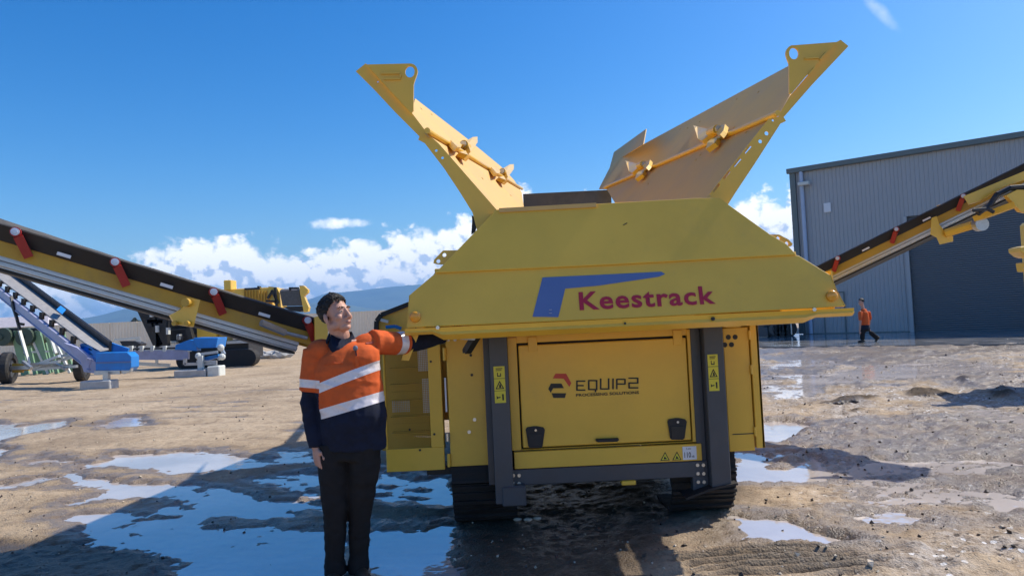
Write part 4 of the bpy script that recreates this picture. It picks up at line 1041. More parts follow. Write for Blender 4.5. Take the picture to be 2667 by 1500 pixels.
for q in (((318, 225), (388, 365)), ((348, 415), (405, 635)), ((150, 560), (270, 630))):
    a, b = at(*cd(*q[0]), YM + .15), at(*cd(*q[1]), YM + .15); w = MB(); w.box((a.x, YM + .15, b.z), (b.x, YM + .153, a.z)); w.build('notice_plate', M['white'] if q[0][0] != 150 else M['steel'], md)
for q in ((405, 303), (335, 878), (428, 775), (268, 745)):
    b = MB(); p = at(*cd(*q), YM); b.cyl(p, p - V((0, .006, 0)), .009, n=8); b.build('bolt', M['dark'], md)
a, b = at(*cd(295, 790), YM + .1), at(*cd(412, 790), YM + .1); w = MB(); w.bar(a, b, .01, .012); w.build('cooler_rail', M['zinc'], md)
# floor beam under the side panels
um = MB(); um.box((mx0 + .3, YB + .12, mz0 - .06), (lx1 - .1, YB + .3, mz0 + .01)); um.build('sill_beam', M['dark'], MC)
# strut hanging from the lip, bare plate and dark bar beside the worker's hand
s_ = MB(); s_.plate([at(*q, YL + .10) for q in (cd(270, 112), cd(332, 112), cd(262, 298), cd(212, 296))], V((0, .012, 0))); s_.build('hanging_strut', M['yellow'], MC, bevel=.002)
b_ = MB(); b_.plate([at(*q, 5.2) for q in (cd(500, 105), cd(715, 100), cd(690, 165), cd(595, 160), cd(590, 145), cd(498, 140))], V((0, .02, 0))); b_.build('bare_metal_plate', M['lightblue'], MC)  # metal plate; the pale blue colour paints in its reflection of the sky
b_ = MB(); b_.bar(at(*cd(716, 112), 5.22), at(*cd(640, 235), 5.36), .05, .05); b_.bar(at(*cd(612, 235), 5.36), at(*cd(668, 228), 5.36), .03, .03); b_.build('prop_bar', M['dark'], MC)
# sunlit ledge and panel on the right
rp = slab('right_side_panel', ce(922, 132), ce(1128, 900), YB, .04, M['yellow'])
for q in ((958, 188), (1001, 187), (936, 236), (978, 235)):
    b = MB(); p = at(*ce(*q), YB); b.cyl(p + V((0, .002, 0)), p - V((0, .003, 0)), .020, n=12); b.build('bolt_hole', M['decal_black'], rp)
x0, x1, z0, z1 = rect(ce(922, 132), ce(1128, 900), YB)
sdr = MB(); sdr.box((x1 + .008, YB - .015, z0 + .02), (x1 + .075, YB + .05, z1 + .02)); sdr.box((x1 + .055, YB - .015, z0 + .02), (x1 + .075, YB + .9, z1 + .02)); sd = sdr.build('right_service_door', M['yellow'], MC, bevel=.003)
hp = MB()
for f in (0.12, 0.62, 0.9): hp.cyl((x1 + .004, YB - .012, z0 + (z1 - z0) * f), (x1 + .004, YB - .012, z0 + (z1 - z0) * f + .07), .011, n=8)
hp.build('door_hinge', M['yellow'], sd)
ld = MB(); a, b = at(*ce(905, 112), YB - .1), at(*ce(1125, 60), YB); ld.box((a.x + .04, YB - .25, z1 + .03), (x1 + .08, YB + .9, z1 + .05)); ld.box((a.x, YB - .25, z1 + .01), (a.x + .12, YB - .1, z1 + .03)); ld.build('sunlit_ledge', M['yellow'], MC, bevel=.004)
fl = MB(); fl.box((x0 + .03, YB - .003, z0 + .13), (x1, YB + .0, z0 + .137)); fl.build('panel_seam', M['dark'], rp)

# ---- crawler tracks: every shoe its own piece
def track(xc, w):
    y0, y1, r, zc = 6.20, 9.3, 0.36, 0.375
    fr_ = MB(); fr_.box((xc - w * .28, y0 + .1, zc - .14), (xc + w * .28, y1 - .1, zc + .14))
    fr_.cyl((xc - w * .3, y0, zc), (xc + w * .3, y0, zc), r - .05, n=20); fr_.cyl((xc - w * .3, y1, zc), (xc + w * .3, y1, zc), r - .05, n=20)
    t = fr_.build('crawler_track', M['track'], MC)
    L = 2 * (y1 - y0) + 2 * math.pi * r; n = 52; first = None
    for i in range(n):
        s = L * i / n
        if s < (y1 - y0): p, a = V((xc, y0 + s, zc + r)), 0.0
        elif s < (y1 - y0) + math.pi * r: th = (s - (y1 - y0)) / r; p, a = V((xc, y1 + r * math.sin(th), zc + r * math.cos(th))), th
        elif s < 2 * (y1 - y0) + math.pi * r: p, a = V((xc, y1 - (s - (y1 - y0) - math.pi * r), zc - r)), math.pi
        else: th = (s - 2 * (y1 - y0) - math.pi * r) / r; p, a = V((xc, y0 - r * math.sin(th), zc - r * math.cos(th))), math.pi + th
        if first is None:
            b = MB(); b.box((-w / 2, -.078, -.02), (w / 2, .078, 0)); b.box((-w / 2, -.075, 0.001), (w / 2, -.052, .028)); b.box((-w / 2, -.005, .001), (w / 2, .015, .018)); b.box((-w / 2, .052, .001), (w / 2, .07, .018))
            first = b.build('track_shoe', M['track'], t, local=True); o = first
        else: o = share(first, 'track_shoe', t, (0, 0, 0))
        o.location = p - V(MC.location); o.rotation_euler = (-a, 0, 0)
xa = at(1177, 1290, 5.8).x; xb = at(1922, 1250, 5.8).x
track(xa + .25, 0.5); track(xb - .25, 0.5)
mg = MB(); mg.plate([at(*ce(x, y), 5.6) for x, y in ((690, 1200), (860, 1135), (1020, 1105), (1020, 1118), (860, 1150), (700, 1212))], V((0, .2, 0))); mg.build('mud_scraper', M['track'], MC)
# black edged guard behind the worker, with a blue hose end
g_ = MB(); g_.plate([at(*q, 7.6) for q in ((978, 880), (980, 838), (992, 822), (1100, 786), (1100, 880))], V((0, .3, 0))); gd = g_.build('rear_guard', M['yellow'], MC)
g_ = MB(); q = [at(*q, 7.58) for q in ((979, 880), (981, 836), (993, 820), (1062, 793), (1100, 781))]
for a, b in zip(q[:-1], q[1:]): g_.bar(a, b, .045, .03, up=(0, 1, 0))
g_.build('rubber_edge', M['black'], gd)
h_ = MB(); h_.tube([at(1005, 852, 7.5), at(1030, 850, 7.5), at(1045, 856, 7.5)], .018); h_.build('blue_hose', M['blue'], gd)
h_ = MB(); h_.bar(at(992, 833, 7.55), at(1012, 838, 7.55), .03, .03); h_.build('fitting', M['steel'], gd)

# ---- side conveyors
def conveyor(p0, p1, toward, n_idl, first, step, far, S):
    """p0 lower end, p1 upper end; 'toward' = horizontal vector to the side the camera sees"""
    d = (p1 - p0); L = d.length; d.normalize()
    l = V(toward); l = (l - d * l.dot(d)); l.z = 0; l.normalize()
    n = l.cross(d); n = n if n.z > 0 else -n; n.normalize()
    def P(s, a, z): return p0 + d * s + l * (a * S) + n * (z * S)
    b = MB()
    for a in (.42, -.42):
        b.add([P(0, a, .0), P(0, a, .135), P(0, a - .05, .135), P(0, a - .05, 0), P(L, a, .0), P(L, a, .135), P(L, a - .05, .135), P(L, a - .05, 0)], [(0, 1, 5, 4), (1, 2, 6, 5), (2, 3, 7, 6), (3, 0, 4, 7), (0, 3, 2, 1), (4, 5, 6, 7)])
    s = 0.5
    while s < L: b.bar(P(s, -.4, .07), P(s, .36, .07), .06 * S, .06 * S); s += 1.1
    cv = b.build('side_conveyor', M['shaded_yellow'], MC)
    bl = MB(); prof = [(.50, .30), (.26, .14), (-.26, .14), (-.52, far), (-.53, far - .005), (-.265, .125), (.265, .125), (.51, .285)]
    K = len(prof); segs = 24; vs = []
    for i in range(segs + 1):
        sag = .002 * math.sin(i * 2.1)
        vs += [P(L * i / segs, a, z + (sag if k in (0, 7, 3, 4) else 0) - (.12 * (1 - i / segs) if k in (3, 4) else 0)) for k, (a, z) in enumerate(prof)]
    bl.add(vs, [(i * K + k, i * K + (k + 1) % K, (i + 1) * K + (k + 1) % K, (i + 1) * K + k) for i in range(segs) for k in range(K)]); bl.build('conveyor_belt', M['belt'], cv)
    sk = MB(); sk.add([P(0.1, .44, .137), P(0.1, .525, .275), P(L, .525, .275), P(L, .44, .137), P(0.1, .43, .137), P(.1, .515, .28), P(L, .515, .28), P(L, .43, .137)], [(0, 1, 2, 3), (4, 5, 6, 7), (1, 5, 6, 2)]); sk.build('side_skirt', M['black'], cv)
    # return belt and galvanised tray below
    tr_ = MB()
    for z0_, z1_ in ((-.05, -.015), (-.10, -.065)):
        tr_.add([P(0.2, a, z) for a, z in ((.40, z0_), (.425, z0_ + .01), (.425, z1_), (.40, z1_))] + [P(L, a, z) for a, z in ((.40, z0_), (.425, z0_ + .01), (.425, z1_), (.40, z1_))], [(0, 1, 5, 4), (1, 2, 6, 5), (2, 3, 7, 6), (3, 0, 4, 7)])
    tr_.add([P(.2, .40, -.11), P(.2, -.4, -.11), P(L, -.4, -.11), P(L, .40, -.11), P(.2, .40, 0), P(L, .40, 0)], [(0, 1, 2, 3), (0, 3, 5, 4)]); tr_.build('galvanised_tray', M['steel'], cv)
    rb = MB(); rb.add([P(.2, .37, -.14), P(.2, -.37, -.14), P(L, -.37, -.14), P(L, .37, -.14), P(.2, .37, -.115), P(L, .37, -.115), P(.2, -.37, -.115), P(L, -.37, -.115)], [(0, 1, 2, 3), (0, 3, 5, 4), (1, 6, 7, 2), (4, 5, 7, 6)]); rb.build('return_belt', M['black'], cv)
    for px_c in n_idl:
        lo_s, hi_s = -1.0, L
        for _ in range(40):                 # where along the belt this roller stands
            s = (lo_s + hi_s) / 2; q = P(s, .545, .245) - EYE; x_ = 1333.5 + FPX * q.dot(_rt) / q.dot(_f)
            if (x_ - px_c) * step > 0: hi_s = s
            else: lo_s = s
        r_ = MB(); c0 = P(s, .545, .245); r_.bar(P(s - .12, .46, .06), P(s - .02, .53, .215), .08 * S, .05 * S, up=l); r_.cyl(c0 - l * .10 * S, c0 + l * .03 * S, .047 * S, n=14); ir = r_.build('idler_bracket', M['red'], cv)
        k = MB(); k.cyl(c0 + l * .03 * S, c0 + l * .05 * S, .036 * S, n=14); k.cyl(c0 + l * .05 * S, c0 + l * .06 * S, .02 * S, n=10); k.build('roller_cap', M['cap'], cv)
        w = MB(); w.bar(P(s + .28, .50, .17), P(s + .37, .50, .17), .012, .032 * S, up=n); w.build('reflector_strip', M['white'], cv)
    return cv, P, L
lo_, hi_ = at(822, 907, 6.4), at(-420, 549, 5.05)
cvl, PLc, LL = conveyor(lo_, hi_, (0.55, -0.84, 0), (800, 556, 300, 41, -190), 0.0, -1, .44, .74)
print('left conv', lo_, hi_, LL)
# folding plate, foot plate and hydraulic line on the left conveyor
k = MB(); pp = [at(*q, 5.55) for q in ((487, 776), (517, 782), (500, 852), (452, 845), (440, 822), (468, 806))]; k.plate(pp, V((.03, -.04, 0))); k.build('fold_plate', M['yellow'], cvl)
for x_, y_, r__ in ((488, 788, .032), (491, 842, .018), (459, 842, .018)):
    k = MB(); c = at(x_, y_, 5.50); k.cyl(c, c - V((0, .04, 0)), r__, n=12); k.build('pivot_pin', M['yellow_old'], cvl)
k = MB(); k.plate([at(*q, 6.0) for q in ((817, 826), (840, 820), (853, 846), (850, 892), (819, 892))], V((.02, -.05, 0))); k.build('tail_plate', M['yellow'], cvl)
k = MB(); k.tube([at(680, 840, 5.75), at(742, 866, 5.9)], .028); k.tube([at(742, 866, 5.9), at(800, 880, 6.0)], .014); k.build('hydraulic_ram', M['steel'], cvl)
lo2, hi2 = at(2080, 766, 9.7), at(2800, 418, 8.1)
cvr, PRc, LR = conveyor(lo2, hi2, (-0.6, -0.8, 0), (2182, 2335, 2509), 0.55, 1, .34, .62)
print('right conv', lo2, hi2, LR)
def rr(x, y): return (2000 + x / 2.415, 300 + y / 2.415)
k = MB(); k.plate([at(*rr(x, y), 8.5) for x, y in ((1030, 650), (1062, 638), (1078, 690), (1120, 742), (1165, 765), (1165, 795), (1080, 815), (1060, 770), (1022, 752))], V((-.03, -.05, 0))); k.build('fold_plate', M['yellow'], cvr)
k = MB(); k.tube([at(*rr(1120, 742), 8.45), at(*rr(1290, 690), 8.25)], .05); k.build('fold_arm', M['yellow'], cvr)
k = MB(); c = at(*rr(1320, 690), 8.2); k.cyl(c, c - V((0, .08, 0)), .075, n=16); k.build('arm_pin', M['steel'], cvr)
k = MB(); k.plate([at(*rr(x, y), 8.05) for x, y in ((1230, 515), (1640, 345), (1640, 400), (1480, 455), (1330, 545), (1260, 565))], V((-.03, -.05, 0))); k.build('head_frame', M['yellow'], cvr)
k = MB(); k.bar(at(*rr(1300, 655), 8.15), at(*rr(1560, 560), 7.85), .09, .06); k.plate([at(*rr(x, y), 7.85) for x, y in ((1500, 505), (1570, 470), (1660, 470), (1660, 620), (1590, 605), (1550, 560))], V((0, .06, 0))); k.build('drive_housing', M['yellow'], cvr)
k = MB(); k.tube([at(*rr(x, y), 7.9) for x, y in ((1320, 620), (1400, 560), (1440, 500), (1520, 460), (1640, 450))], .03); k.tube([at(*rr(x, y), 7.87) for x, y in ((1290, 600), (1380, 590), (1420, 610))], .02); k.build('hydraulic_hose', M['dark'], cvr)
k = MB(); k.plate([at(*rr(x, y), 9.35) for x, y in ((1060, 570), (1240, 515), (1235, 540), (1065, 598))], V((0, -.05, 0))); k.build('belt_guard', M['yellow'], cvr)
# ================================================================ people
def fuse(mb, vox, name, mtl, parent, smooth_it=6, wr=0.0, wscale=(9, 9, 4), seed=0):
    """union of overlapping forms -> one continuous surface"""
    me = bpy.data.meshes.new('form'); me.from_pydata(mb.v, [], mb.f)
    bm = bmesh.new(); bm.from_mesh(me); bmesh.ops.recalc_face_normals(bm, faces=bm.faces); bm.to_mesh(me); bm.free()
    ob = bpy.data.objects.new('form', me); COL.objects.link(ob)
    r = ob.modifiers.new('r', 'REMESH'); r.mode = 'VOXEL'; r.voxel_size = vox
    s = ob.modifiers.new('s', 'SMOOTH'); s.iterations = smooth_it; s.factor = 0.5
    out = evalmesh(ob); bpy.data.objects.remove(ob); bpy.data.meshes.remove(me)
    out.name = name
    if wr > 0:
        n = len(out.vertices); co = np.empty(n * 3, np.float32); out.vertices.foreach_get('co', co); co = co.reshape(-1, 3)
        no = np.empty(n * 3, np.float32); out.vertices.foreach_get('normal', no); no = no.reshape(-1, 3)
        a = fbm(co[:, 0] * wscale[0] + co[:, 1] * wscale[1] * 0.7, co[:, 2] * wscale[2] + co[:, 1] * 3, 1.0, 3, seed)
        b = 1 - np.abs(fbm(co[:, 0] * wscale[0] * 0.6 + co[:, 2] * wscale[2] * 1.5, co[:, 2] * wscale[2] * 0.8 - co[:, 0] * 4, 1.0, 3, seed + 5)) * 2.2
        b = np.maximum(b, -0.2)
        co += no * ((a * 0.5 + b * 0.7)[:, None] * wr)
        out.vertices.foreach_set('co', co.ravel().astype(np.float32))
    off = rootloc(parent); out.transform(Matrix.Translation(-off))
    out.materials.clear()
    for m_ in (mtl if isinstance(mtl, (list, tuple)) else [mtl]): out.materials.append(m_)
    out.polygons.foreach_set('use_smooth', [True] * len(out.polygons)); out.update()
    o = bpy.data.objects.new(name, out); COL.objects.link(o); o.parent = parent
    return o
def cutfaces(o, planes, rule, off):
    """split a garment along clean planes, then give each panel its cloth"""
    bm = bmesh.new(); bm.from_mesh(o.data)
    for p, n in planes:
        bmesh.ops.bisect_plane(bm, geom=bm.verts[:] + bm.edges[:] + bm.faces[:], plane_co=V(p) - off, plane_no=V(n), dist=1e-5)
    for f in bm.faces: f.material_index = rule(f.calc_center_median() + off)
    bm.to_mesh(o.data); bm.free()
def chain(mb, pts, rad, n=14, side=None):
    mb.loft(pts, rad, n, side)
    for p, r in ((pts[0], rad[0]), (pts[-1], rad[-1])):
        r = min(r) if isinstance(r, tuple) else r
        mb.ell(p, r * 0.98, nu=12, nv=8)
def build_hand(mb, wrist, dirv, palmn, thumbside, s=1.0, curl=0.35):
    d = V(dirv).normalized(); pn = V(palmn); pn = (pn - d * pn.dot(d)).normalized(); w = V(thumbside); w = (w - d * w.dot(d) - pn * w.dot(pn)).normalized()
    c = V(wrist)
    rot = Matrix((w, pn, d)).transposed()
    mb.ell(c + d * .05 * s, (.042 * s, .017 * s, .055 * s), rot); mb.ell(c + d * .01 * s, (.030 * s, .022 * s, .035 * s), rot)
    for k, (o, L) in enumerate(((.031, .072), (.011, .082), (-.010, .076), (-.030, .058))):
        p = c + w * o * s + d * .088 * s; pts = [p - d * .03 * s, p]; dd = d.copy(); ang = 0
        for j, f in enumerate((.45, .32, .23)):
            ang += curl * (0.7 + .25 * k) * (1.1 if j else .6)
            dd = d * math.cos(ang) + pn * math.sin(ang); pts.append(pts[-1] + dd * L * f * s)
        mb.loft(pts, [.010 * s, .0098 * s, .0090 * s, .0083 * s, .0070 * s], 10); mb.ell(pts[-1], .0072 * s, nu=8, nv=6)
    p = c + w * .032 * s + d * .03 * s
    pts = [p - w * .012 * s, p + w * .016 * s + d * .02 * s + pn * .008 * s, p + w * .026 * s + d * .048 * s + pn * .018 * s, p + w * .024 * s + d * .072 * s + pn * .026 * s]
    mb.loft(pts, [.014 * s, .0125 * s, .011 * s, .008 * s], 10); mb.ell(pts[-1], .0082 * s, nu=8, nv=6)
def head_forms(mb, c, Rm, s=1.0):
    def e(p, r, rot=None): mb.ell(c + Rm @ V(p) * s, tuple(q * s for q in r), Rm if rot is None else Rm @ rot, nu=18, nv=12)
    def L(p): return c + Rm @ V(p) * s
    e((0, -.018, .045), (.077, .097, .083)); e((0, .03, .005), (.066, .066, .085)); e((0, .036, -.045), (.060, .056, .062))
    for sg in (1, -1):
        e((sg * .047, .015, -.068), (.020, .040, .030)); e((sg * .040, .062, -.028), (.026, .026, .026)); e((sg * .030, .083, .030), (.026, .012, .010))
        e((sg * .0145, .098, -.043), (.010, .012, .009))
        ear = Matrix.Rotation(sg * -0.35, 3, 'Z') @ Matrix.Rotation(0.25, 3, 'X')
        e((sg * .079, -.012, -.012), (.011, .022, .034), ear); e((sg * .080, -.004, -.040), (.009, .012, .014))
    e((0, .055, -.090), (.040, .036, .026)); e((0, .080, -.098), (.021, .015, .017))
    e((0, .082, -.058), (.028, .018, .018))
    mb.loft([L((0, .088, .028)), L((0, .098, .006)), L((0, .112, -.022)), L((0, .117, -.036))], [.011 * s, .011 * s, .013 * s, .014 * s], 12); mb.ell(L((0, .115, -.036)), .0135 * s)
    e((0, .093, -.062), (.023, .010, .0065)); e((0, .090, -.074), (.020, .011, .0075))
def hair_mesh(name, c, Rm, s, mtl, parent, seed=3):
    bm = bmesh.new(); bmesh.ops.create_uvsphere(bm, u_segments=72, v_segments=48, radius=1.0)
    dele = []
    for v in bm.verts:
        p = v.co.copy()
        q = V((p.x * .0845, p.y * .106 - .020, p.z * .094 + .047))
        a = math.atan2(p.x, p.y)                     # 0 = front
        aa = abs(a)
        if aa < 0.75: lim = .098 - .004 * math.cos(a * 6) - .018 * (aa / .75)
        elif aa < 1.25: lim = .080 - .058 * (aa - .75) / .5
        elif aa < 1.75: lim = .022 - .05 * sm(np.array([aa]), 1.25, 1.45)[0] + .03 * sm(np.array([aa]), 1.5, 1.75)[0]
        else: lim = .002 - .062 * min(1, (aa - 1.75) / .6)
        n_ = float(fbm(np.array([q.x * 160]), np.array([q.z * 160 + q.y * 90]), 1, 3, seed)[0])
        if q.z < lim + .012 * n_: dele.append(v)
        tuft = .010 * max(0, math.cos(a)) * max(0, p.z) + .005 * max(0, p.z)
        nrm = p.normalized()
        q += nrm * (.008 * n_ + tuft)
        v.co = c + Rm @ q * s - rootloc(parent)
    bmesh.ops.delete(bm, geom=dele, context='VERTS')
    me = bpy.data.meshes.new(name); bm.to_mesh(me); bm.free()
    me.materials.append(mtl); me.polygons.foreach_set('use_smooth', [True] * len(me.polygons))
    ob = bpy.data.objects.new('tmp', me); COL.objects.link(ob)
    so_ = ob.modifiers.new('s', 'SOLIDIFY'); so_.thickness = .012 * s; so_.offset = -1
    out = evalmesh(ob); bpy.data.objects.remove(ob); out.name = name
    o = bpy.data.objects.new(name, out); COL.objects.link(o); o.parent = parent
    return o

# ---- the worker beside the machine
YW = 4.86
def W(px, py, dy=0.0): return at(px, py, YW + dy)
fl_ = W(895, 1500); fl_.z = 0.0
PER = empty('person', V((fl_.x, YW, 0)), 'dark haired man in orange and navy work shirt reaching up under the yellow hopper lip', 'person')
nb = W(886, 872, .02); hc = W(875, 822, -.01)
face = V((math.sin(R(56)) * math.cos(R(14)), -math.cos(R(56)) * math.cos(R(14)), math.sin(R(14)))).normalized()
hup = (V((-.06, 0, 1)) - face * face.dot(V((-.06, 0, 1)))).normalized(); hrt = face.cross(hup)
HR = Matrix((hrt, face, hup)).transposed()
HS = 1.03
shR, shL = W(824, 912, .03), W(970, 893, .05)
elR, wrR = W(808, 1050, .0), W(822, 1165, -.06)
elL, wrL = W(1076, 893, .30), W(1156, 877, .46)
hipR, hipL = W(872, 1165), W(950, 1158)
knR, knL = W(873, 1335, -.03), W(938, 1328, .02)
anR, anL = W(872, 1474), W(933, 1468, .06)
anR.z = anL.z = .10
b = MB()
head_forms(b, hc, HR, HS)
chain(b, [hc + HR @ V((0, -.02, -.05)), nb + V((0, .0, -.0)), nb + V((.0, .02, -.09))], [(.060, .062), (.062, .062), (.075, .07)])
chain(b, [nb + V((0, .02, -.06)), W(905, 960, .02), W(905, 1060, .02), (hipR + hipL) / 2], [(.12, .08), (.15, .095), (.14, .09), (.13, .09)], side=(1, 0, 0))
for s_, e_, w_ in ((shR, elR, wrR), (shL, elL, wrL)): chain(b, [s_, e_, w_], [.045, .036, .027])
for h_, k_, a_ in ((hipR, knR, anR), (hipL, knL, anL)): chain(b, [h_, k_, a_], [.07, .05, .035])
build_hand(b, wrR + V((0, 0, .01)), V((.12, -.16, -1)), V((.75, .65, 0.1)), V((.6, -.8, 0)), 1.06, .33)
build_hand(b, wrL, (wrL - elL).normalized() + V((0, 0, .25)), V((0, -.2, 1)), V((-.3, -1, 0)), 1.0, .3)
body = fuse(b, .0048, 'body', M['skin'], PER, 4)
hair_mesh('hair', hc, HR, HS, M['hair'], PER)
rh = random.Random(5); tf = MB()
for _ in range(260):                     # short tousled locks
    a = rh.uniform(-math.pi, math.pi); z_ = rh.uniform(.25, 1.0) if abs(a) < 1.2 else rh.uniform(-.05, 1.0)
    r_ = math.sqrt(max(0, 1 - z_ * z_)); q = V((math.sin(a) * r_ * .085, math.cos(a) * r_ * .107 - .020, z_ * .095 + .047 + .006 * max(0, math.cos(a))))
    if q.z < .075 and abs(a) < 1.1: continue
    nn = V((math.sin(a) * r_, math.cos(a) * r_, z_)); sw = V((rh.gauss(0, .5), -.25 + rh.gauss(0, .5), rh.gauss(0, .3))); sw = (sw - nn * sw.dot(nn)).normalized(); L_ = rh.uniform(.016, .030)
    P0 = hc + HR @ (q - nn * .004) * HS
    tf.loft([P0, P0 + HR @ (nn * .006 + sw * L_ * .5), P0 + HR @ (nn * .006 + sw * L_)], [.0055, .0045, .001], 6)
tag(tf.build('hair_locks', M['hair'], PER, smooth=True), kind='stuff')
for sg in (1, -1):
    e = MB(); c_ = hc + HR @ V((sg * .031, .0825, .006)) * HS
    e.ell(c_, (.0145, .010, .0075), HR, 14, 10); eo = e.build('eye', M['eye'], PER, smooth=True)
    k = MB(); k.ell(c_ + HR @ V((.0, .0075, .001)), (.006, .0035, .006), HR, 12, 8); k.build('iris', M['decal_black'], eo, smooth=True)
    k = MB(); k.loft([c_ + HR @ V((x, .0085 - abs(x) * .2, .0055 - abs(x) * .16)) for x in (-.016, -.006, .006, .016)], [.002, .0032, .0032, .002], 8); k.build('eyelid', M['skin'], eo, smooth=True)
    k = MB(); k.loft([c_ + HR @ V((sg * x, .011 - x * .25, .024 + (.003 if abs(x) < .01 else -.002))) for x in (-.020, -.006, .008, .022)], [.002, .0048, .0045, .002], 8); k.build('eyebrow', M['hair'], PER, smooth=True)
lp_ = MB(); lp_.loft([hc + HR @ V((x, .1015 - x * x * 14, -.0685)) * HS for x in (-.022, -.01, 0, .01, .022)], [.002, .0042, .0045, .0042, .002], 8); lp_.build('mouth', M['lip'], PER, smooth=True)
# shirt
b = MB()
tor = [W(890, 908, .03), W(897, 925, .02), W(902, 960, .0), W(912, 1030, -.01), W(920, 1090, -.015), W(922, 1140, .0), W(922, 1168, .0)]
def mid(a, c, t): return a + (c - a) * t
b.loft(tor, [(.105, .085), (.17, .11), (.215, .135), (.212, .14), (.215, .145), (.208, .14), (.205, .135)], 24, side=(1, .12, 0.2))
b.ell(tor[0], (.10, .085, .03)); b.ell(shR + V((.035, 0, -.005)), (.095, .09, .075)); b.ell(shL + V((-.04, .02, -.015)), (.10, .085, .075)); b.ell(W(938, 930, .0), (.13, .118, .09)); b.ell(mid(shL, elL, .22), (.10, .082, .074))
b.ell(W(936, 1080, -.03), (.165, .135, .17))
b.loft([shR, mid(shR, elR, .5), mid(shR, elR, .78)], [(.083, .082), (.083, .08), (.085, .078)], 18, side=(1, 0, 0))
b.loft([mid(shR, elR, .6), elR, mid(elR, wrR, .55), mid(elR, wrR, 1.0)], [(.064, .06), (.063, .06), (.055, .052), (.043, .042)], 18, side=(1, 0, 0)); b.ell(elR, .06)
b.loft([shL, mid(shL, elL, .5), mid(shL, elL, .82)], [(.082, .078), (.074, .07), (.076, .07)], 18, side=(0, .1, 1))
b.loft([mid(shL, elL, .6), elL, mid(elL, wrL, .5), wrL], [(.060, .055), (.060, .055), (.054, .048), (.043, .040)], 18, side=(0, .1, 1)); b.ell(elL, .056)
BU = V((-.34, .05, 1)).normalized()                     # the reflective bands tilt with the raised shoulder
pA = [W(905, 981 - 12, -.1), W(905, 981 + 14, -.1), W(922, 1052 - 12, -.1), W(922, 1052 + 15, -.1)]
BU2 = V((-.24, .05, 1)).normalized()
aR = (elR - shR).normalized(); aL = (elL - shL).normalized()
sR = [mid(shR, elR, t) for t in (.56, .71, .79)]; sL = [mid(shL, elL, t) for t in (.56, .74, .83)]
shirt = fuse(b, .0085, 'shirt', [M['orange'], M['navy'], M['tape']], PER, 4, .009, (7, 7, 6), 3)
def armR(p): return (p - shR).dot(aR) > .05 and (p - (shR + aR * (p - shR).dot(aR))).length < .11 and p.x < shR.x + .075 - (.035 if p.z < elR.z + .1 else 0)
def armR(p):
    a_ = mid(shR, elR, .5) if p.z > elR.z else mid(elR, wrR, .5)
    q = shR + (elR - shR) * max(0, min(1, (shR.z - p.z) / (shR.z - elR.z))) if p.z > elR.z else elR + (wrR - elR) * min(1, (elR.z - p.z) / (elR.z - wrR.z))
    return p.x < q.x + .078 and p.z < shR.z - .10
def armL(p): return (p - shL).dot(aL) > .09
def rule(p):
    if armL(p):
        t = (p - shL).dot(aL) / (elL - shL).length
        return 0 if t < .56 else 2 if t < .74 else 0 if t < .83 else 1
    if armR(p):
        t = (p - shR).dot(aR) / (elR - shR).length
        return 0 if t < .56 else 2 if t < .71 else 0 if t < .79 else 1
    s1, s2 = (p - pA[0]).dot(BU), (p - pA[1]).dot(BU)
    if s1 < 0 < s2: return 2
    s3, s4 = (p - pA[2]).dot(BU2), (p - pA[3]).dot(BU2)
    if s3 < 0 < s4: return 2
    return 1 if s4 <= 0 else 0
cutfaces(shirt, [(p, BU) for p in pA[:2]] + [(p, BU2) for p in pA[2:]] + [(p, aR) for p in sR] + [(p, aL) for p in sL], rule, rootloc(PER))
# collar, placket, pocket
c_ = MB(); n_ = 26; vs = []
for i in range(n_ + 1):
    t = -0.62 + (2 * math.pi - .2) * i / n_ + 0.0
    dirc = V((math.sin(t), -math.cos(t), 0)); front = max(0, dirc.dot(V((.45, -.89, 0)))) ** 2
    base = nb + V((.005, .015, -.055 - .085 * front)) + dirc * (.083 + .010 * front)
    top = nb + V((.0, .012, .018 - .045 * front)) + dirc * (.074 + .016 * front)
    out = nb + V((.0, .012, -.045 - .12 * front)) + dirc * (.102 + .03 * front)
    vs += [base, top, out]
c_.add(vs, [(i * 3 + k, i * 3 + k + 1, i * 3 + k + 4, i * 3 + k + 3) for i in range(n_) for k in range(2)])
cme = c_.build('collar', M['navy'], PER, smooth=True); sd_ = cme.modifiers.new('s', 'SOLIDIFY'); sd_.thickness = .008
def onshirt(px, py, lift=.004):
    """point of the shirt's front seen at a photo position"""
    off = rootloc(PER); o_ = EYE - off; d_ = ray(px, py).normalized()
    ok, p, n, i = shirt.ray_cast(o_, d_)
    return (p + off + n * lift, n) if ok else (W(px, py, -.15), V((0, -1, 0)))
bpy.context.view_layer.update()
def strip(name, pts, w, mtl, parent=PER, th=.004):
    m_ = MB(); P_ = [onshirt(*q) for q in pts]
    for (a, n1), (c, n2) in zip(P_[:-1], P_[1:]): m_.bar(a, c, w, th, up=(n1 + n2))
    return m_.build(name, mtl, parent)
strip('placket', [(926, 912), (928, 930), (931, 955)], .022, M['orange'])
strip('placket_slit', [(925, 909), (927, 918), (929, 927)], .006, M['navy'])
strip('pocket_seam', [(846, 949), (870, 946), (893, 947)], .007, M['orange'])
strip('chest_print', [(953, 896), (962, 894), (972, 892)], .016, mat('dark_orange_thread', (0.28, 0.04, 0.02), .8))
mp, mn = onshirt(927, 910, .014)
mc_ = MB(); mc_.ell(mp, (.016, .013, .018)); mc_.bar(mp - V((0, 0, .03)), mp - V((-.006, 0, .045)), .012, .008)
mcl = mc_.build('lapel_microphone', M['foam']); tag(mcl, 'small grey clip-on microphone at the open collar of the man in orange', 'microphone')
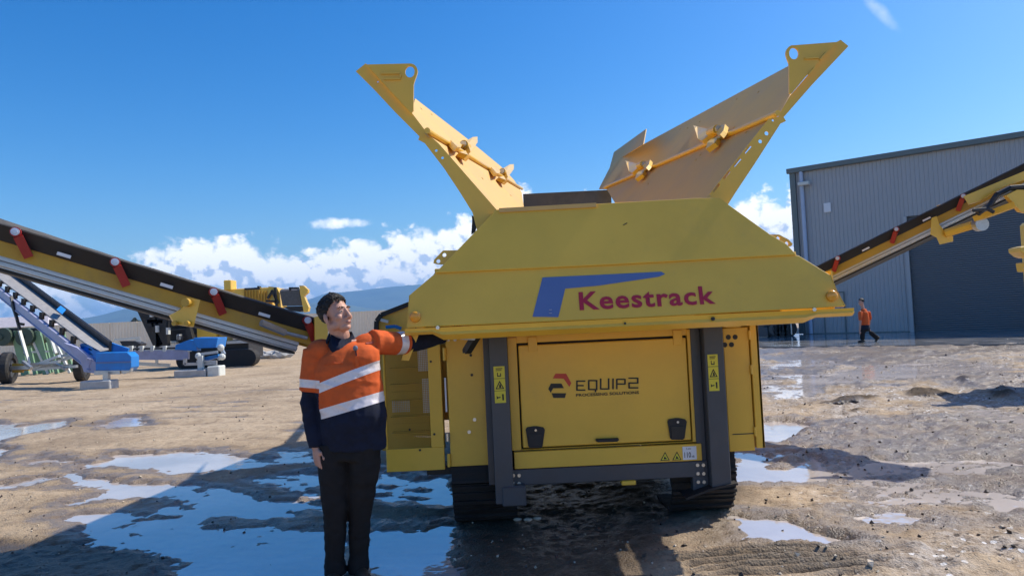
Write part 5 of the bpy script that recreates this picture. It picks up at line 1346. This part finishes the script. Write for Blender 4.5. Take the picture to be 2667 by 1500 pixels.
# trousers and boots
b = MB()
wa = [W(918, 1120, .01), W(917, 1160, .005), W(915, 1195, 0)]
b.loft(wa, [(.175, .12), (.185, .125), (.185, .13)], 24, side=(1, 0, 0)); 
for h_, k_, a_, sx in ((hipR, knR, anR, -1), (hipL, knL, anL, 1)):
    h2 = h_ + V((sx * .004, 0, -.02))
    b.loft([h2 + V((0, 0, .05)), mid(h2, k_, .35), mid(h2, k_, .75), k_, mid(k_, a_, .4), mid(k_, a_, .8), V((a_.x, a_.y, .05))], [(.105, .118), (.101, .115), (.086, .098), (.072, .086), (.065, .082), (.060, .080), (.066, .092)], 20, side=(1, 0, 0))
tr_ = fuse(b, .010, 'trousers', M['trouser'], PER, 3, .009, (6, 6, 7), 9)
for a_, dr in ((anR, V((.1, -1, 0))), (anL, V((.45, -.9, 0)))):
    f = MB(); d_ = dr.normalized(); base = V((a_.x, a_.y, 0))
    f.loft([base - d_ * .09 + V((0, 0, .045)), base + V((0, 0, .05)), base + d_ * .09 + V((0, 0, .042)), base + d_ * .16 + V((0, 0, .036)), base + d_ * .195 + V((0, 0, .03))], [(.036, .045), (.042, .05), (.046, .042), (.045, .036), (.030, .028)], 14, side=d_.cross(EZ)); f.ell(base + V((0, 0, .09)), (.05, .05, .06))
    fuse(f, .008, 'boot', M['boot'], PER, 3)

# ---- the man walking past the shed
gy = G(2248, 891, .08); YK = gy.y
def K(px, py, dy=0.0): return at(px, py, YK + dy)
WK = empty('person', V((gy.x, YK, .075)), 'distant man in orange shirt and dark trousers striding past the grey shed', 'person')
b = MB(); hk = K(2243, 787)
fk = V((-.95, -.3, -.12)).normalized(); hu = (EZ - fk * fk.z).normalized(); HK = Matrix((fk.cross(hu), fk, hu)).transposed()
head_forms(b, hk, HK, 1.02)
chain(b, [hk, K(2247, 802), K(2250, 812)], [.06, .06, .07])
chain(b, [K(2250, 812), K(2253, 845)], [(.13, .1), (.13, .1)])
sk_, sl_ = K(2240, 812, -.12), K(2262, 812, .14)
chain(b, [sk_, K(2241, 838, -.2), K(2239, 860, -.25)], [.045, .04, .03]); chain(b, [sl_, K(2266, 836, .2), K(2262, 854, .22)], [.045, .04, .03])
build_hand(b, K(2239, 860, -.25), V((-.1, 0, -1)), V((1, 0, 0)), V((-.3, -1, 0)), 1.05, .3); build_hand(b, K(2264, 856, .22), V((.25, 0, -1)), V((-1, 0, 0)), V((-.3, -1, 0)), 1.05, .3)
hpk = K(2252, 850)
a1, a2 = K(2246, 884), K(2286, 882, .1); k1, k2 = K(2246, 868, -.02), K(2268, 866, .05)
for kn, an in ((k1, a1), (k2, a2)): chain(b, [hpk, kn, an], [.07, .05, .04])
fuse(b, .014, 'body', M['skin'], WK, 2)
hair_mesh('hair', hk, HK, 1.02, M['hair'], WK)
b = MB(); b.loft([K(2249, 804), K(2250, 814), K(2252, 830), K(2253, 850), K(2253, 858)], [(.09, .09), (.20, .15), (.21, .16), (.20, .15), (.20, .15)], 18, side=(.35, 1, 0))
b.loft([sk_, K(2241, 834, -.2)], [.075, .07], 12); b.loft([sl_, K(2266, 832, .2)], [.075, .07], 12)
ws = fuse(b, .022, 'shirt', [M['orange'], M['navy'], M['tape']], WK, 3, .006, (5, 5, 4), 2)
zz = K(2252, 846).z; z2 = K(2252, 838).z
cutfaces(ws, [((0, 0, zz), (0, 0, 1))], lambda p: 1 if p.z < zz else 0, rootloc(WK))
b = MB(); b.loft([K(2253, 848), hpk], [(.17, .15), (.17, .14)], 16, side=(.35, 1, 0))
for kn, an in ((k1, a1), (k2, a2)): b.loft([hpk, mid(hpk, kn, .5), kn, mid(kn, an, .5), an], [.125, .11, .09, .085, .085], 14)
fuse(b, .022, 'trousers', M['trouser'], WK, 3, .008, (5, 5, 4), 6)
for an, tilt in ((a1, 0.0), (a2, -.75)):
    d_ = V((-math.cos(tilt), -.2, math.sin(tilt))).normalized(); base = an + V((0, 0, -.04)) if tilt else V((an.x, an.y, .075))
    f = MB(); f.loft([base - d_ * .09 + V((0, 0, .05)), base + V((0, 0, .05)), base + d_ * .12 + V((0, 0, .045)), base + d_ * .2 + V((0, 0, .035))], [.04, .05, .045, .03], 12); f.ell(base + V((0, 0, .08)), .055); fuse(f, .014, 'boot', M['boot'], WK, 2)
# ================================================================ other machines standing about the yard
def f1(x, y): return (x / 4.14, 700 + y / 4.14)
def f2(x, y): return (280 + x / 4.674, 700 + y / 4.674)
def wheel(root, c, r, w, axis=(1, 0, 0), name='wheel'):
    ax = V(axis).normalized(); c = V(c); n = 24; a = ax.orthogonal().normalized(); b_ = ax.cross(a)
    prof = [(-.5, .62), (-.5, .9), (-.36, 1.0), (.36, 1.0), (.5, .9), (.5, .62)]
    m_ = MB(); vs = [c + ax * (o * w) + (a * math.cos(2 * math.pi * i / n) + b_ * math.sin(2 * math.pi * i / n)) * (rr_ * r) for i in range(n) for o, rr_ in prof]
    K_ = len(prof); m_.add(vs, [(i * K_ + k, ((i + 1) % n) * K_ + k, ((i + 1) % n) * K_ + (k + 1) % K_, i * K_ + (k + 1) % K_) for i in range(n) for k in range(K_)])
    wh = m_.build(name, M['tyre'], root, smooth=False)
    h_ = MB(); h_.cyl(c - ax * w * .3, c + ax * w * .3, r * .63, n=16); h_.cyl(c - ax * w * .42, c + ax * w * .42, r * .2, n=10); h_.build('rim', M['grey'], wh)
    return wh
# ---- blue stockpile conveyor
pb = G(*f1(1150, 1300)); YB1 = pb.y
BC = empty('stockpile_conveyor', V((pb.x, YB1, 0)), 'blue nosed grey belt conveyor on two wheels with its belt climbing to the left edge', 'conveyor')
YF, YR = YB1 + .3, YB1 + 7.0
belt_near0, belt_near1 = at(*f1(1030, 880), YF), at(*f1(-120, 20), YR + 2)
belt_far0, belt_far1 = at(*f1(1175, 855), YF + .8), at(*f1(60, 10), YR + 2.9)
m_ = MB(); m_.add([belt_near0, belt_far0, belt_far1, belt_near1] + [p - V((0, 0, .06)) for p in (belt_near0, belt_far0, belt_far1, belt_near1)], [(0, 1, 2, 3), (4, 5, 6, 7), (0, 1, 5, 4), (2, 3, 7, 6), (0, 3, 7, 4), (1, 2, 6, 5)]); m_.build('conveyor_belt', M['grey_belt'], BC)
m_ = MB(); m_.bar(belt_far0 + V((.05, 0, .05)), belt_far1 + V((.05, 0, .05)), .08, .34); m_.build('far_side_board', M['dark'], BC)
m_ = MB(); d_ = (belt_near1 - belt_near0); m_.bar(belt_near0 + V((-.1, -.1, -.42)), belt_near1 + V((-.1, -.1, -.42)), .12, .34); m_.bar(belt_near0 + V((-.12, -.13, -.25)), belt_near1 + V((-.12, -.13, -.25)), .12, .03); m_.bar(belt_near0 + V((-.12, -.13, -.6)), belt_near1 + V((-.12, -.13, -.6)), .12, .03); fr_ = m_.build('side_beam', M['steelblue'], BC)
for i in range(11):
    c = belt_near0 + d_ * ((i + .6) / 11.5) + V((-.06, -.08, -.12)); k = MB(); k.bar(c - V((0, 0, .14)), c + V((0.02, 0, .12)), .16, .10); k.cyl(c + V((0, -.04, .05)), c + V((0, .5, .05)), .06, n=8); k.build('idler_bracket', M['black'], BC)
for i, f in enumerate((.33,)):
    c0 = belt_near0 + d_ * f; c1 = belt_far0 + (belt_far1 - belt_far0) * f; k = MB(); k.plate([c0 + V((.35, 0, .12)), c1 + V((-.05, 0, .24)), c1 + V((-.25, 0, .40)), c0 + V((.15, 0, .3))], V((0, .02, .02))); k.build('belt_plough', M['blue'], BC)
k = MB(); c = at(*f1(250, 130), YR + 1.5); k.tube([c, at(*f1(290, 118), YR + 1.5), at(*f1(318, 75), YR + 1.5)], .06); k.build('upper_lamp_arm', M['dark'], BC)
# blue feed boot
q = [at(*f1(x, y), YF - .25) for x, y in ((1030, 935), (1040, 905), (1370, 900), (1415, 945), (1415, 1060), (1390, 1095), (1030, 1095))]
m_ = MB(); m_.plate(q, V((0, .5, 0))); bt = m_.build('feed_boot', M['blue'], BC, bevel=.01)
m_ = MB(); m_.plate([at(*f1(x, y), YF - .02) for x, y in ((862, 815), (885, 805), (1035, 885), (1035, 1010), (990, 985), (870, 860))], V((.12, .0, 0))); m_.build('boot_side', M['blue'], BC)
m_ = MB(); m_.plate([at(*f1(x, y), YF + .9) for x, y in ((1150, 830), (1190, 795), (1385, 860), (1370, 905), (1040, 905), (1040, 880), (1180, 862))], V((0, .1, 0))); m_.build('boot_back', M['blue'], BC)
m_ = MB(); m_.bar(at(*f1(1040, 1013), YF - .262), at(*f1(1413, 1003), YF - .262), .02, .05); m_.build('boot_seam', M['decal_blue'], bt)
m_ = MB(); m_.bar(at(*f1(1035, 1118), YF - .15), at(*f1(1310, 1112), YF - .15), .2, .12); m_.plate([at(*f1(x, y), YF - .22) for x, y in ((1300, 1100), (1370, 1060), (1412, 1070), (1410, 1105), (1330, 1135))], V((0, .15, 0))); m_.build('tail_frame', M['steel'], BC)
m_ = MB(); m_.plate([at(*f1(x, y), YF - .1) for x, y in ((690, 800), (830, 850), (1035, 1010), (1035, 1130), (905, 1110), (860, 985))], V((0.05, .08, 0))); m_.build('boot_cheek', M['steelblue'], BC)
fz = MB(); c = at(*f1(1150, 1180), YB1); fz.bar(V((c.x, YB1, .28)), V((c.x, YB1, c.z + .2)), .16, .16); fz.build('foot_post', M['steel'], BC)
cb = MB(); a, b_ = G(*f1(945, 1305)), G(*f1(1350, 1275)); cb.box((a.x, YB1 - .25, 0), (b_.x, YB1 + .3, .30)); bo = cb.build('concrete_block', M['concrete'], None, bevel=.03); tag(bo, 'grey concrete block under the foot of the blue nosed conveyor', 'block')
# wheels, axle and undercarriage
wl = G(*f1(60, 1245)); wheel(BC, V((wl.x + .1, wl.y, .62)), .62, .36, (1, .25, 0)); w2 = at(*f1(885, 1075), wl.y - .6); wheel(BC, V((w2.x, wl.y - .6, .58)), .58, .34, (1, .25, 0))
ax = MB(); ax.bar(V((wl.x, wl.y, .62)), V((w2.x, wl.y - .6, .6)), .14, .14); ax.build('axle', M['steel'], BC)
for a, b_ in (((330, 1060), (640, 940)), ((330, 1075), (840, 935)), ((340, 1030), (640, 1000)), ((360, 1085), (830, 1050)), ((640, 940), (840, 930)), ((560, 1010), (720, 1085)), ((250, 1000), (340, 1070))):
    k = MB(); k.bar(at(*f1(*a), wl.y - .3), at(*f1(*b_), wl.y - 1.2), .10, .10); k.build('undercarriage_bar', M['steel'], BC)
kb = MB(); kb.bar(at(*f1(140, 1055), wl.y), at(*f1(320, 1060), wl.y), .12, .26); kb.bar(at(*f1(140, 1105), wl.y), at(*f1(250, 1105), wl.y), .1, .09); kb.build('tow_bar', M['yellow_old'], BC)
for a, b_ in (((120, 300), (215, 660)), ((210, 660), (320, 1040)), ((540, 720), (605, 915)), ((130, 380), (190, 560))):
    k = MB(); k.bar(at(*f1(*a), wl.y + .4), at(*f1(*b_), wl.y), .09, .09); k.build('lattice_strut', M['offwhite'] if a[0] > 200 else M['dark'], BC)
for a in ((195, 590), (160, 480)):
    k = MB(); c = at(*f1(*a), wl.y + .4); k.bar(c, at(*f1(a[0] + 65, a[1] + 10), wl.y + .4), .08, .1); k.build('lattice_rung', M['dark'], BC)
# ---- second blue conveyor, folded flat
pc = G(*f2(1140, 1320)); YC = pc.y
B2 = empty('stockpile_conveyor', V((pc.x, YC, 0)), 'second blue conveyor lying folded flat with blue hopper on a white block', 'conveyor')
m_ = MB(); m_.plate([at(*f2(x, y), YC + .3) for x, y in ((240, 1000), (980, 985), (980, 1100), (930, 1108), (290, 1108))], V((0, .15, 0))); m_.build('side_beam', M['steelblue'], B2)
m_ = MB(); m_.plate([at(*f2(x, y), YC + .2) for x, y in ((1040, 850), (1060, 838), (1345, 838), (1320, 960), (1100, 968), (1060, 920))], V((0, .9, 0))); m_.build('feed_hopper', M['blue'], B2, bevel=.015)
m_ = MB(); m_.plate([at(*f2(x, y), YC + .25) for x, y in ((830, 925), (1000, 862), (1050, 870), (1085, 915), (1085, 1000), (820, 985))], V((0, .4, 0))); m_.build('hopper_cheek', M['blue'], B2, bevel=.01)
m_ = MB(); m_.plate([at(*f2(x, y), YC + .18) for x, y in ((1150, 1080), (1340, 1040), (1360, 1075), (1200, 1120))], V((0, .3, 0))); m_.build('tail_cover', M['blue'], B2)
m_ = MB()
for a, b_ in (((945, 1160), (1330, 1150)), ((945, 1090), (945, 1165)), ((1085, 1045), (1340, 1010)), ((1370, 930), (1420, 1040)), ((1420, 1040), (1350, 1100)), ((1330, 1130), (1090, 1130))): m_.bar(at(*f2(*a), YC + .1), at(*f2(*b_), YC + .1), .12, .10)
tag(m_.build('tail_frame', M['steel'], B2), kind='stuff')
m_ = MB(); 
for x, y in ((1380, 960), (1395, 1070), (1110, 1060)): c = at(*f2(x, y), YC + .05); m_.ell(c, .13, nu=10, nv=6)
tag(m_.build('bearing', M['offwhite'], B2), kind='stuff')
for x in (290, 420, 550, 700, 1000):
    k = MB(); c = at(*f2(x, 975), YC + .35); k.bar(c - EZ * .10, c + EZ * .12, .12, .12); k.build('idler_bracket', M['offwhite'], B2)
k = MB(); k.bar(at(*f2(250, 975), YC + .6), at(*f2(1000, 960), YC + .6), .5, .06); k.build('conveyor_belt', M['black'], B2)
k = MB(); k.bar(at(*f2(300, 1150), YC + .5), at(*f2(760, 1175), YC + .5), .1, .12); k.bar(at(*f2(600, 1100), YC + .4), at(*f2(600, 1160), YC + .4), .08, .08); k.build('lower_rail', M['steel'], B2)
k = MB(); c = at(*f2(1140, 1240), YC); k.bar(V((c.x, YC, .3)), V((c.x, YC, c.z + .55)), .18, .18); k.build('foot_post', M['offwhite'], B2)
a, b_ = G(*f2(900, 1325)), G(*f2(1185, 1325)); e_ = G(*f2(1385, 1310))
k = MB(); k.box((a.x, YC - .3, 0), (b_.x, YC + .45, .30)); tag(k.build('concrete_block', M['concrete'], None, bevel=.03), 'grey concrete block under the second blue conveyor, left of the white one', 'block')
k = MB(); k.box((b_.x + .04, YC - .25, 0), (e_.x, YC + .35, .40)); tag(k.build('concrete_block', M['offwhite'], None, bevel=.03), 'white painted block under the second blue conveyor\'s foot', 'block')
# dark hopper behind it
c = G(*f2(250, 1060)); YH = c.y + 2.0
HB = empty('feed_hopper', V((at(*f2(250, 1000), YH).x, YH, 0)), 'black open hopper with pale rim standing behind the blue conveyors', 'hopper')
k = MB(); k.plate([at(*f2(x, y), YH) for x, y in ((145, 880), (330, 880), (408, 915), (390, 940), (190, 945))], V((0, 1.0, 0))); k.build('hopper_bin', M['black'], HB)
k = MB(); k.bar(at(*f2(90, 862), YH - .05), at(*f2(400, 838), YH - .05), .2, .16); k.plate([at(*f2(x, y), YH - .06) for x, y in ((335, 845), (400, 832), (405, 890), (350, 880))], V((0, .1, 0))); k.build('hopper_rim', M['steel'], HB)
for x in (180, 360):
    k = MB(); t = at(*f2(x, 930), YH + .3); k.bar(t, V((t.x, t.y, 0)), .12, .12); k.build('leg', M['dark'], HB)
# ---- pale green stands
for px0, lab in ((42, 'leftmost pale green trestle with dark drum behind the wheeled conveyor'), (98, 'second pale green trestle, right of the leftmost one, under the belt')):
    YG = wl.y + 6; base = at(px0 + 10, 940, YG); base.z = 0
    S = empty('trestle', base, lab, 'trestle', 'green trestles')
    t0 = at(px0, 862, YG)
    for dx, w in ((-.05, .34), (.42, .16)):
        k = MB(); k.bar(V((t0.x + dx, YG, t0.z)), V((base.x + dx + .3, YG, .05)), w, .12, up=(0, 1, 0)); k.build('leg', M['green'], S)
        k = MB(); k.bar(V((t0.x + dx, YG + 1.2, t0.z)), V((base.x + dx + .3, YG + 1.2, .05)), w, .12, up=(0, 1, 0)); k.build('leg', M['green'], S)
    for z in (.4, 1.1, 1.8):
        k = MB(); k.bar(V((base.x + .2, YG - .02, z)), V((base.x + .85, YG - .02, z)), .06, .08); k.build('cross_bar', M['offwhite'], S)
    k = MB(); k.bar(V((t0.x + .55, YG - .05, t0.z + .1)), V((base.x + 1.35, YG - .05, .05)), .10, .10); k.build('brace', M['offwhite'], S)
    k = MB(); c = V((t0.x - .45, YG, t0.z - .25)); k.cyl(c + V((0, -.3, 0)), c + V((0, .9, 0)), .42, n=16); k.cyl(c + V((-.1, -.35, 0)), c + V((.0, 1.0, 0)), .14, n=8); k.build('cable_drum', M['dkgreen'], S)
    k = MB(); k.bar(V((t0.x - .5, YG - .05, t0.z + .08)), V((t0.x + .6, YG - .05, t0.z + .08)), .1, .12); k.build('top_rail', M['dark'], S)
# ---- yellow tracked crusher far behind
YX = 34.0
CR = empty('tracked_crusher', V((at(600, 900, YX).x, YX, 0)), 'distant yellow tracked crusher with folded black conveyor arms behind the side conveyor', 'crusher')
def X(x, y, dy=0.0): return at(*f2(x, y), YX + dy)
def xb(name, a, b_, mtl, d=1.5, dy=0.0, bev=.03):
    p, q = X(*a, dy), X(*b_, dy); k = MB(); k.box((min(p.x, q.x), YX + dy, min(p.z, q.z)), (max(p.x, q.x), YX + dy + d, max(p.z, q.z))); return k.build(name, M[mtl], CR, bevel=bev)
xb('hopper_wall', (1340, 255), (2010, 470), 'yellow', 2.2); 
for i in range(9):
    xb('rib', (1660 + i * 36, 265), (1672 + i * 36, 460), 'yellow_old', .12, -.125, 0)
xb('hopper_post', (1412, 140), (1505, 260), 'yellow', .7, -.2); xb('top_rail', (1665, 235), (1850, 250), 'dark', .3, -.1, 0); xb('exhaust', (1822, 210), (1845, 245), 'dark', .3, .2, 0)
k = MB(); k.plate([X(x, y, -.3) for x, y in ((1960, 215), (2060, 225), (2095, 300), (2110, 470), (2060, 455), (1990, 380), (1955, 330))], V((0, .35, 0))); k.build('frame_arm', M['yellow'], CR)
k = MB()
for a, b_ in (((1950, 360), (2010, 270)), ((2000, 260), (2080, 420)), ((2040, 230), (2060, 470)), ((1930, 390), (2060, 400))): k.bar(X(*a, -.42), X(*b_, -.42), .10, .10)
tag(k.build('ram_linkage', M['dark'], CR), kind='stuff')
k = MB(); k.plate([X(x, y, -.5) for x, y in ((2095, 270), (2330, 262), (2370, 450), (2130, 455))], V((0, .3, .1))); k.build('head_belt', M['belt'], CR)
k = MB(); k.plate([X(x, y, -.4) for x, y in ((2130, 460), (2375, 455), (2395, 500), (2340, 525), (2230, 510))], V((0, .5, 0))); k.build('head_drum', M['black'], CR)
k = MB(); k.plate([X(x, y, -.6) for x, y in ((2335, 205), (2385, 205), (2440, 255), (2435, 290), (2390, 330), (2450, 470), (2440, 520), (2390, 530), (2345, 300))], V((0, .3, 0))); k.build('head_frame', M['yellow'], CR)
k = MB(); k.bar(X(2210, 235, -.5), X(2330, 235, -.5), .08, .08); k.bar(X(2225, 235, -.5), X(2225, 270, -.5), .08, .08); k.build('guard_rail', M['dark'], CR)
xb('chassis', (700, 560), (1800, 760), 'dark', 2.0, .3); xb('side_box', (1085, 715), (1320, 830), 'yellow', .8, -.5); xb('side_box', (1345, 760), (1450, 915), 'yellow_old', .8, -.3); xb('vent_label', (1195, 735), (1285, 752), 'decal_black', .01, -.512, 0)
xb('engine_block', (720, 740), (1000, 900), 'dark', 1.5, 0); xb('tank', (835, 800), (885, 870), 'steel', .4, -.3); xb('step', (700, 885), (830, 912), 'offwhite', .4, -.3)
xb('side_step', (1450, 880), (1750, 900), 'steel', .5, -.4, 0); xb('side_step', (1440, 985), (1720, 1005), 'grey', .5, -.4, 0)
def xtrack(a, b_, dy):
    p, q = X(*a, dy), X(*b_, dy); r = (p.z - max(q.z, 0)) / 2; zc = r + .02; k = MB(); n = 10
    pts = [(p.x + r - r * math.sin(t), zc + r * math.cos(t)) for t in [math.pi * i / n for i in range(n + 1)]] + [(q.x - r + r * math.sin(t), zc - r * math.cos(t)) for t in [math.pi * i / n for i in range(n + 1)]]
    k.plate([V((x, YX + dy, z)) for x, z in pts], V((0, .6, 0))); t = k.build('crawler_track', M['track'], CR)
    return t
xtrack((830, 1000), (1810, 1160), -.5); xtrack((830, 1000), (1810, 1160), 1.9)
xb('undercarriage', (900, 900), (1720, 1080), 'dark', 2.0, .0)
for a, b_, w in (((425, 470), (640, 940), .42), ((415, 520), (430, 440), .35), ((660, 470), (680, 940), .5), ((430, 440), (900, 470), .3), ((500, 640), (690, 640), .16), ((560, 500), (600, 700), .3), ((760, 520), (900, 560), .3), ((990, 720), (1030, 860), .2)):
    k = MB(); k.bar(X(*a, -1.0), X(*b_, -1.0), w, .3, up=(0, 1, 0)); k.build('conveyor_arm', M['dark'] if w != .16 else M['steel'], CR)
k = MB()
for x, y in ((540, 555), (610, 740), (740, 765)): c = X(x, y, -1.2); k.bar(c - EZ * .12, c + EZ * .18, .22, .1)
tag(k.build('lamp_and_label', M['offwhite'], CR), kind='stuff')
# rubble and pallet bits behind the blue conveyors and beside the crusher
rnd = random.Random(12)
for i, (x, y) in enumerate(((1870, 1090), (1940, 1100), (2010, 1095), (2090, 1098), (2160, 1085))):
    p = G(*f2(x, y)); p = V((p.x, p.y, 0)); k = MB(); k.ell(p + EZ * .2, (.45, .3, .25), nu=9, nv=6)
    for v in range(len(k.v)): k.v[v] += V((rnd.uniform(-.08, .08), rnd.uniform(-.08, .08), rnd.uniform(-.06, .06)))
    tag(k.build('boulder', M['concrete'], None), ('first', 'second', 'third', 'fourth', 'fifth')[i] + ' pale boulder from the left in the row right of the far crusher', 'boulder', 'boulders by the far fence')
# ---- dark plant in the shade beside the shed corner
YQ = 37.5
TP = empty('parked_trailer', V((at(1960, 880, YQ).x, YQ, 0)), 'dark trailer with pale boxes parked in shade left of the shed corner', 'trailer')
def gq(x, y): return (1900 + x / 8.523, 770 + y / 8.523)
def tb(name, a, b_, mtl, d=1.0, dy=0.0):
    p, q = at(*gq(*a), YQ + dy), at(*gq(*b_), YQ + dy); k = MB(); k.box((min(p.x, q.x), YQ + dy, min(p.z, q.z)), (max(p.x, q.x), YQ + dy + d, max(p.z, q.z))); return k.build(name, M[mtl], TP, bevel=.02)
tb('deck', (400, 760), (1340, 850), 'dark', 2.5); tb('body_box', (860, 520), (1340, 758), 'dark', 2.0, .1); tb('drawbar_box', (560, 720), (858, 900), 'grey', 1.5, -.6); tb('frame_post', (1345, 430), (1400, 870), 'steel', .2, -.4)
tb('white_panel', (910, 660), (995, 720), 'offwhite', .1, -.11); tb('white_panel', (1060, 660), (1210, 715), 'offwhite', .1, -.11); tb('load_box', (1050, 450), (1130, 520), 'lightblue', .5, .2); tb('load_box', (1200, 460), (1260, 530), 'lightblue', .5, .2); tb('white_panel', (1390, 460), (1540, 505), 'offwhite', .2, .4); tb('load_frame', (600, 440), (1330, 470), 'dark', 1.5, .2)
for x in (950, 1120, 1260): wheel(TP, V((at(*gq(x, 880), YQ).x, YQ - .2, .45)), .45, .3, (0, 1, 0))
hd_ = MB()
for i in range(160):
    a = rnd.random(); p = at(*gq(600 + 260 * a, 700), YQ + 3); hd_.ell(V((p.x, p.y + rnd.random(), .4 + 2.4 * rnd.random() * (1 - .4 * a))), (.22, .22, .18), nu=6, nv=4)
BS = empty('bush', V((at(*gq(730, 800), YQ + 3).x, YQ + 3, 0)), 'dark bush behind the shaded trailer near the shed', 'bush'); hd_.build('foliage', M['dkgreen'], BS)
# ---- yellow machine just entering at the right edge
YE = 12.0
LE = empty('wheel_loader', V((at(2760, 900, YE).x, YE, 0)), 'yellow machine arm just entering at the right edge before the roller door', 'loader')
def le(x, y): return (2364 + x / 4.675, 430 + y / 4.675)
k = MB(); k.plate([at(*le(x, y), YE) for x, y in ((1370, 1000), (1480, 975), (1900, 1000), (1900, 1110), (1500, 1120), (1440, 1100), (1375, 1050))], V((0, .3, 0))); k.build('arm', M['yellow'], LE, bevel=.01)
k = MB(); k.plate([at(*le(x, y), YE + .05) for x, y in ((1460, 1180), (1900, 1150), (1900, 1300), (1480, 1290))], V((0, .3, 0))); k.build('lower_link', M['yellow'], LE, bevel=.01)
k = MB(); k.bar(at(*le(1490, 1110), YE + .1), at(*le(1490, 1260), YE + .1), .12, .12, up=(0, 1, 0)); k.build('pin_link', M['steel'], LE)
p = at(2760, 700, YE); k = MB(); k.box((p.x + .2, YE - .2, .9), (p.x + 2.6, YE + 1.2, 2.9)); k.build('body', M['yellow'], LE, bevel=.05)
for dx in (.6, 2.2): wheel(LE, V((p.x + dx, YE - .4, .7)), .7, .5, (0, 1, 0))
# ---- clods, spoil and stones lying on the mud
gx_, gy_, gh_ = GX, GY, GH
def ground_z(x, y):
    j = int(np.argmin(np.abs(gy_[:, 0] - y))); i = int(np.argmin(np.abs(gx_[j] - x))); return float(gh_[j, i])
clod = mat('wet_dark_clod', (0.055, 0.04, 0.03), .5, 0, .3, 20, bump=.6, bscale=60)
pale = mat('pale_stone', (0.52, 0.44, 0.34), .8, 0, .2, 20, bump=.4, bscale=60)
st_ = [MB(), MB()]
for i in range(2600):
    Y_ = 3.6 * math.exp(rnd.random() * math.log(24 / 3.6)); X_ = rnd.uniform(-.78, .78) * Y_
    z = ground_z(X_, Y_)
    if z < -.006: continue
    right = X_ > .12 * Y_
    if not right and rnd.random() < .35: continue
    s_ = (.005 + .010 * rnd.random() ** 2 + (.014 * rnd.random() ** 6 if right else .006 * rnd.random() ** 6)) * (1 + Y_ * .04)
    m_ = st_[0 if rnd.random() < .62 else 1]; c = V((X_, Y_, z + s_ * .25)); q = Quaternion((rnd.gauss(0, 1), rnd.gauss(0, 1), rnd.gauss(0, 1), rnd.gauss(0, 1))).normalized()
    vs = [c + q @ (V(v) * s_ * rnd.uniform(.75, 1.25)) for v in ((1, 0, 0), (-1, 0, 0), (0, .8, 0), (0, -.8, 0), (0, 0, .7), (0, 0, -.7))]
    m_.add(vs, [(0, 2, 4), (2, 1, 4), (1, 3, 4), (3, 0, 4), (2, 0, 5), (1, 2, 5), (3, 1, 5), (0, 3, 5)])
tag(st_[0].build('mud_clods', clod), kind='stuff'); tag(st_[1].build('pale_stones', pale), kind='stuff')
words = ['largest dark mud heap at the far right of the yard', 'long low dark mud ridge left of the largest heap', 'small dark mud lump nearest the shed apron', 'small dark mud lump in front of the long thin ridge', 'thin dark mud ridge nearest the screener']
for w, (x0, x1, y) in zip(words, ((1480, 1640, 432), (985, 1280, 420), (1285, 1360, 330), (650, 725, 518), (500, 820, 455))):
    a, b_ = G(1920 + x0 / 2.229, 850 + y / 2.229), G(1920 + x1 / 2.229, 850 + y / 2.229); wd = (b_ - a).length; c = (a + b_) / 2
    k = MB(); n = 26
    for i in range(n):
        t = rnd.gauss(0, .22); s_ = wd * .10 * (1 - abs(t)) * rnd.uniform(.6, 1.2); p = c + V((t * wd, rnd.uniform(-.12, .12) * wd * .5, s_ * .35))
        e = MB(); e.ell(p, (s_, s_ * .8, s_ * (.75 if wd < 1.6 else .5)), nu=8, nv=6)
        for v in range(len(e.v)): e.v[v] += V((rnd.uniform(-.15, .15), rnd.uniform(-.15, .15), rnd.uniform(-.15, .15))) * s_
        k.add(e.v, e.f)
    tag(fuse(k, wd * .018, 'mud_heap', clod, None, 1), w, 'mud heap', 'dark mud heaps on the right of the yard')
for lab, (x, y) in zip(('left pebble of the three pale pebbles in the shadow before the left track', 'middle pebble, dullest of the three in the shadow before the left track', 'right pebble of the three pale ones in the shadow before the left track'), ((1349, 1369), (1376, 1371), (1399, 1366))):
    p = G(x, y); k = MB(); k.ell(p + EZ * (.022 + max(0, ground_z(p.x, p.y))), (.036, .025, .014), nu=10, nv=6); tag(k.build('pebble', pale, smooth=True), lab, 'pebble', 'pale pebbles in the shadow')
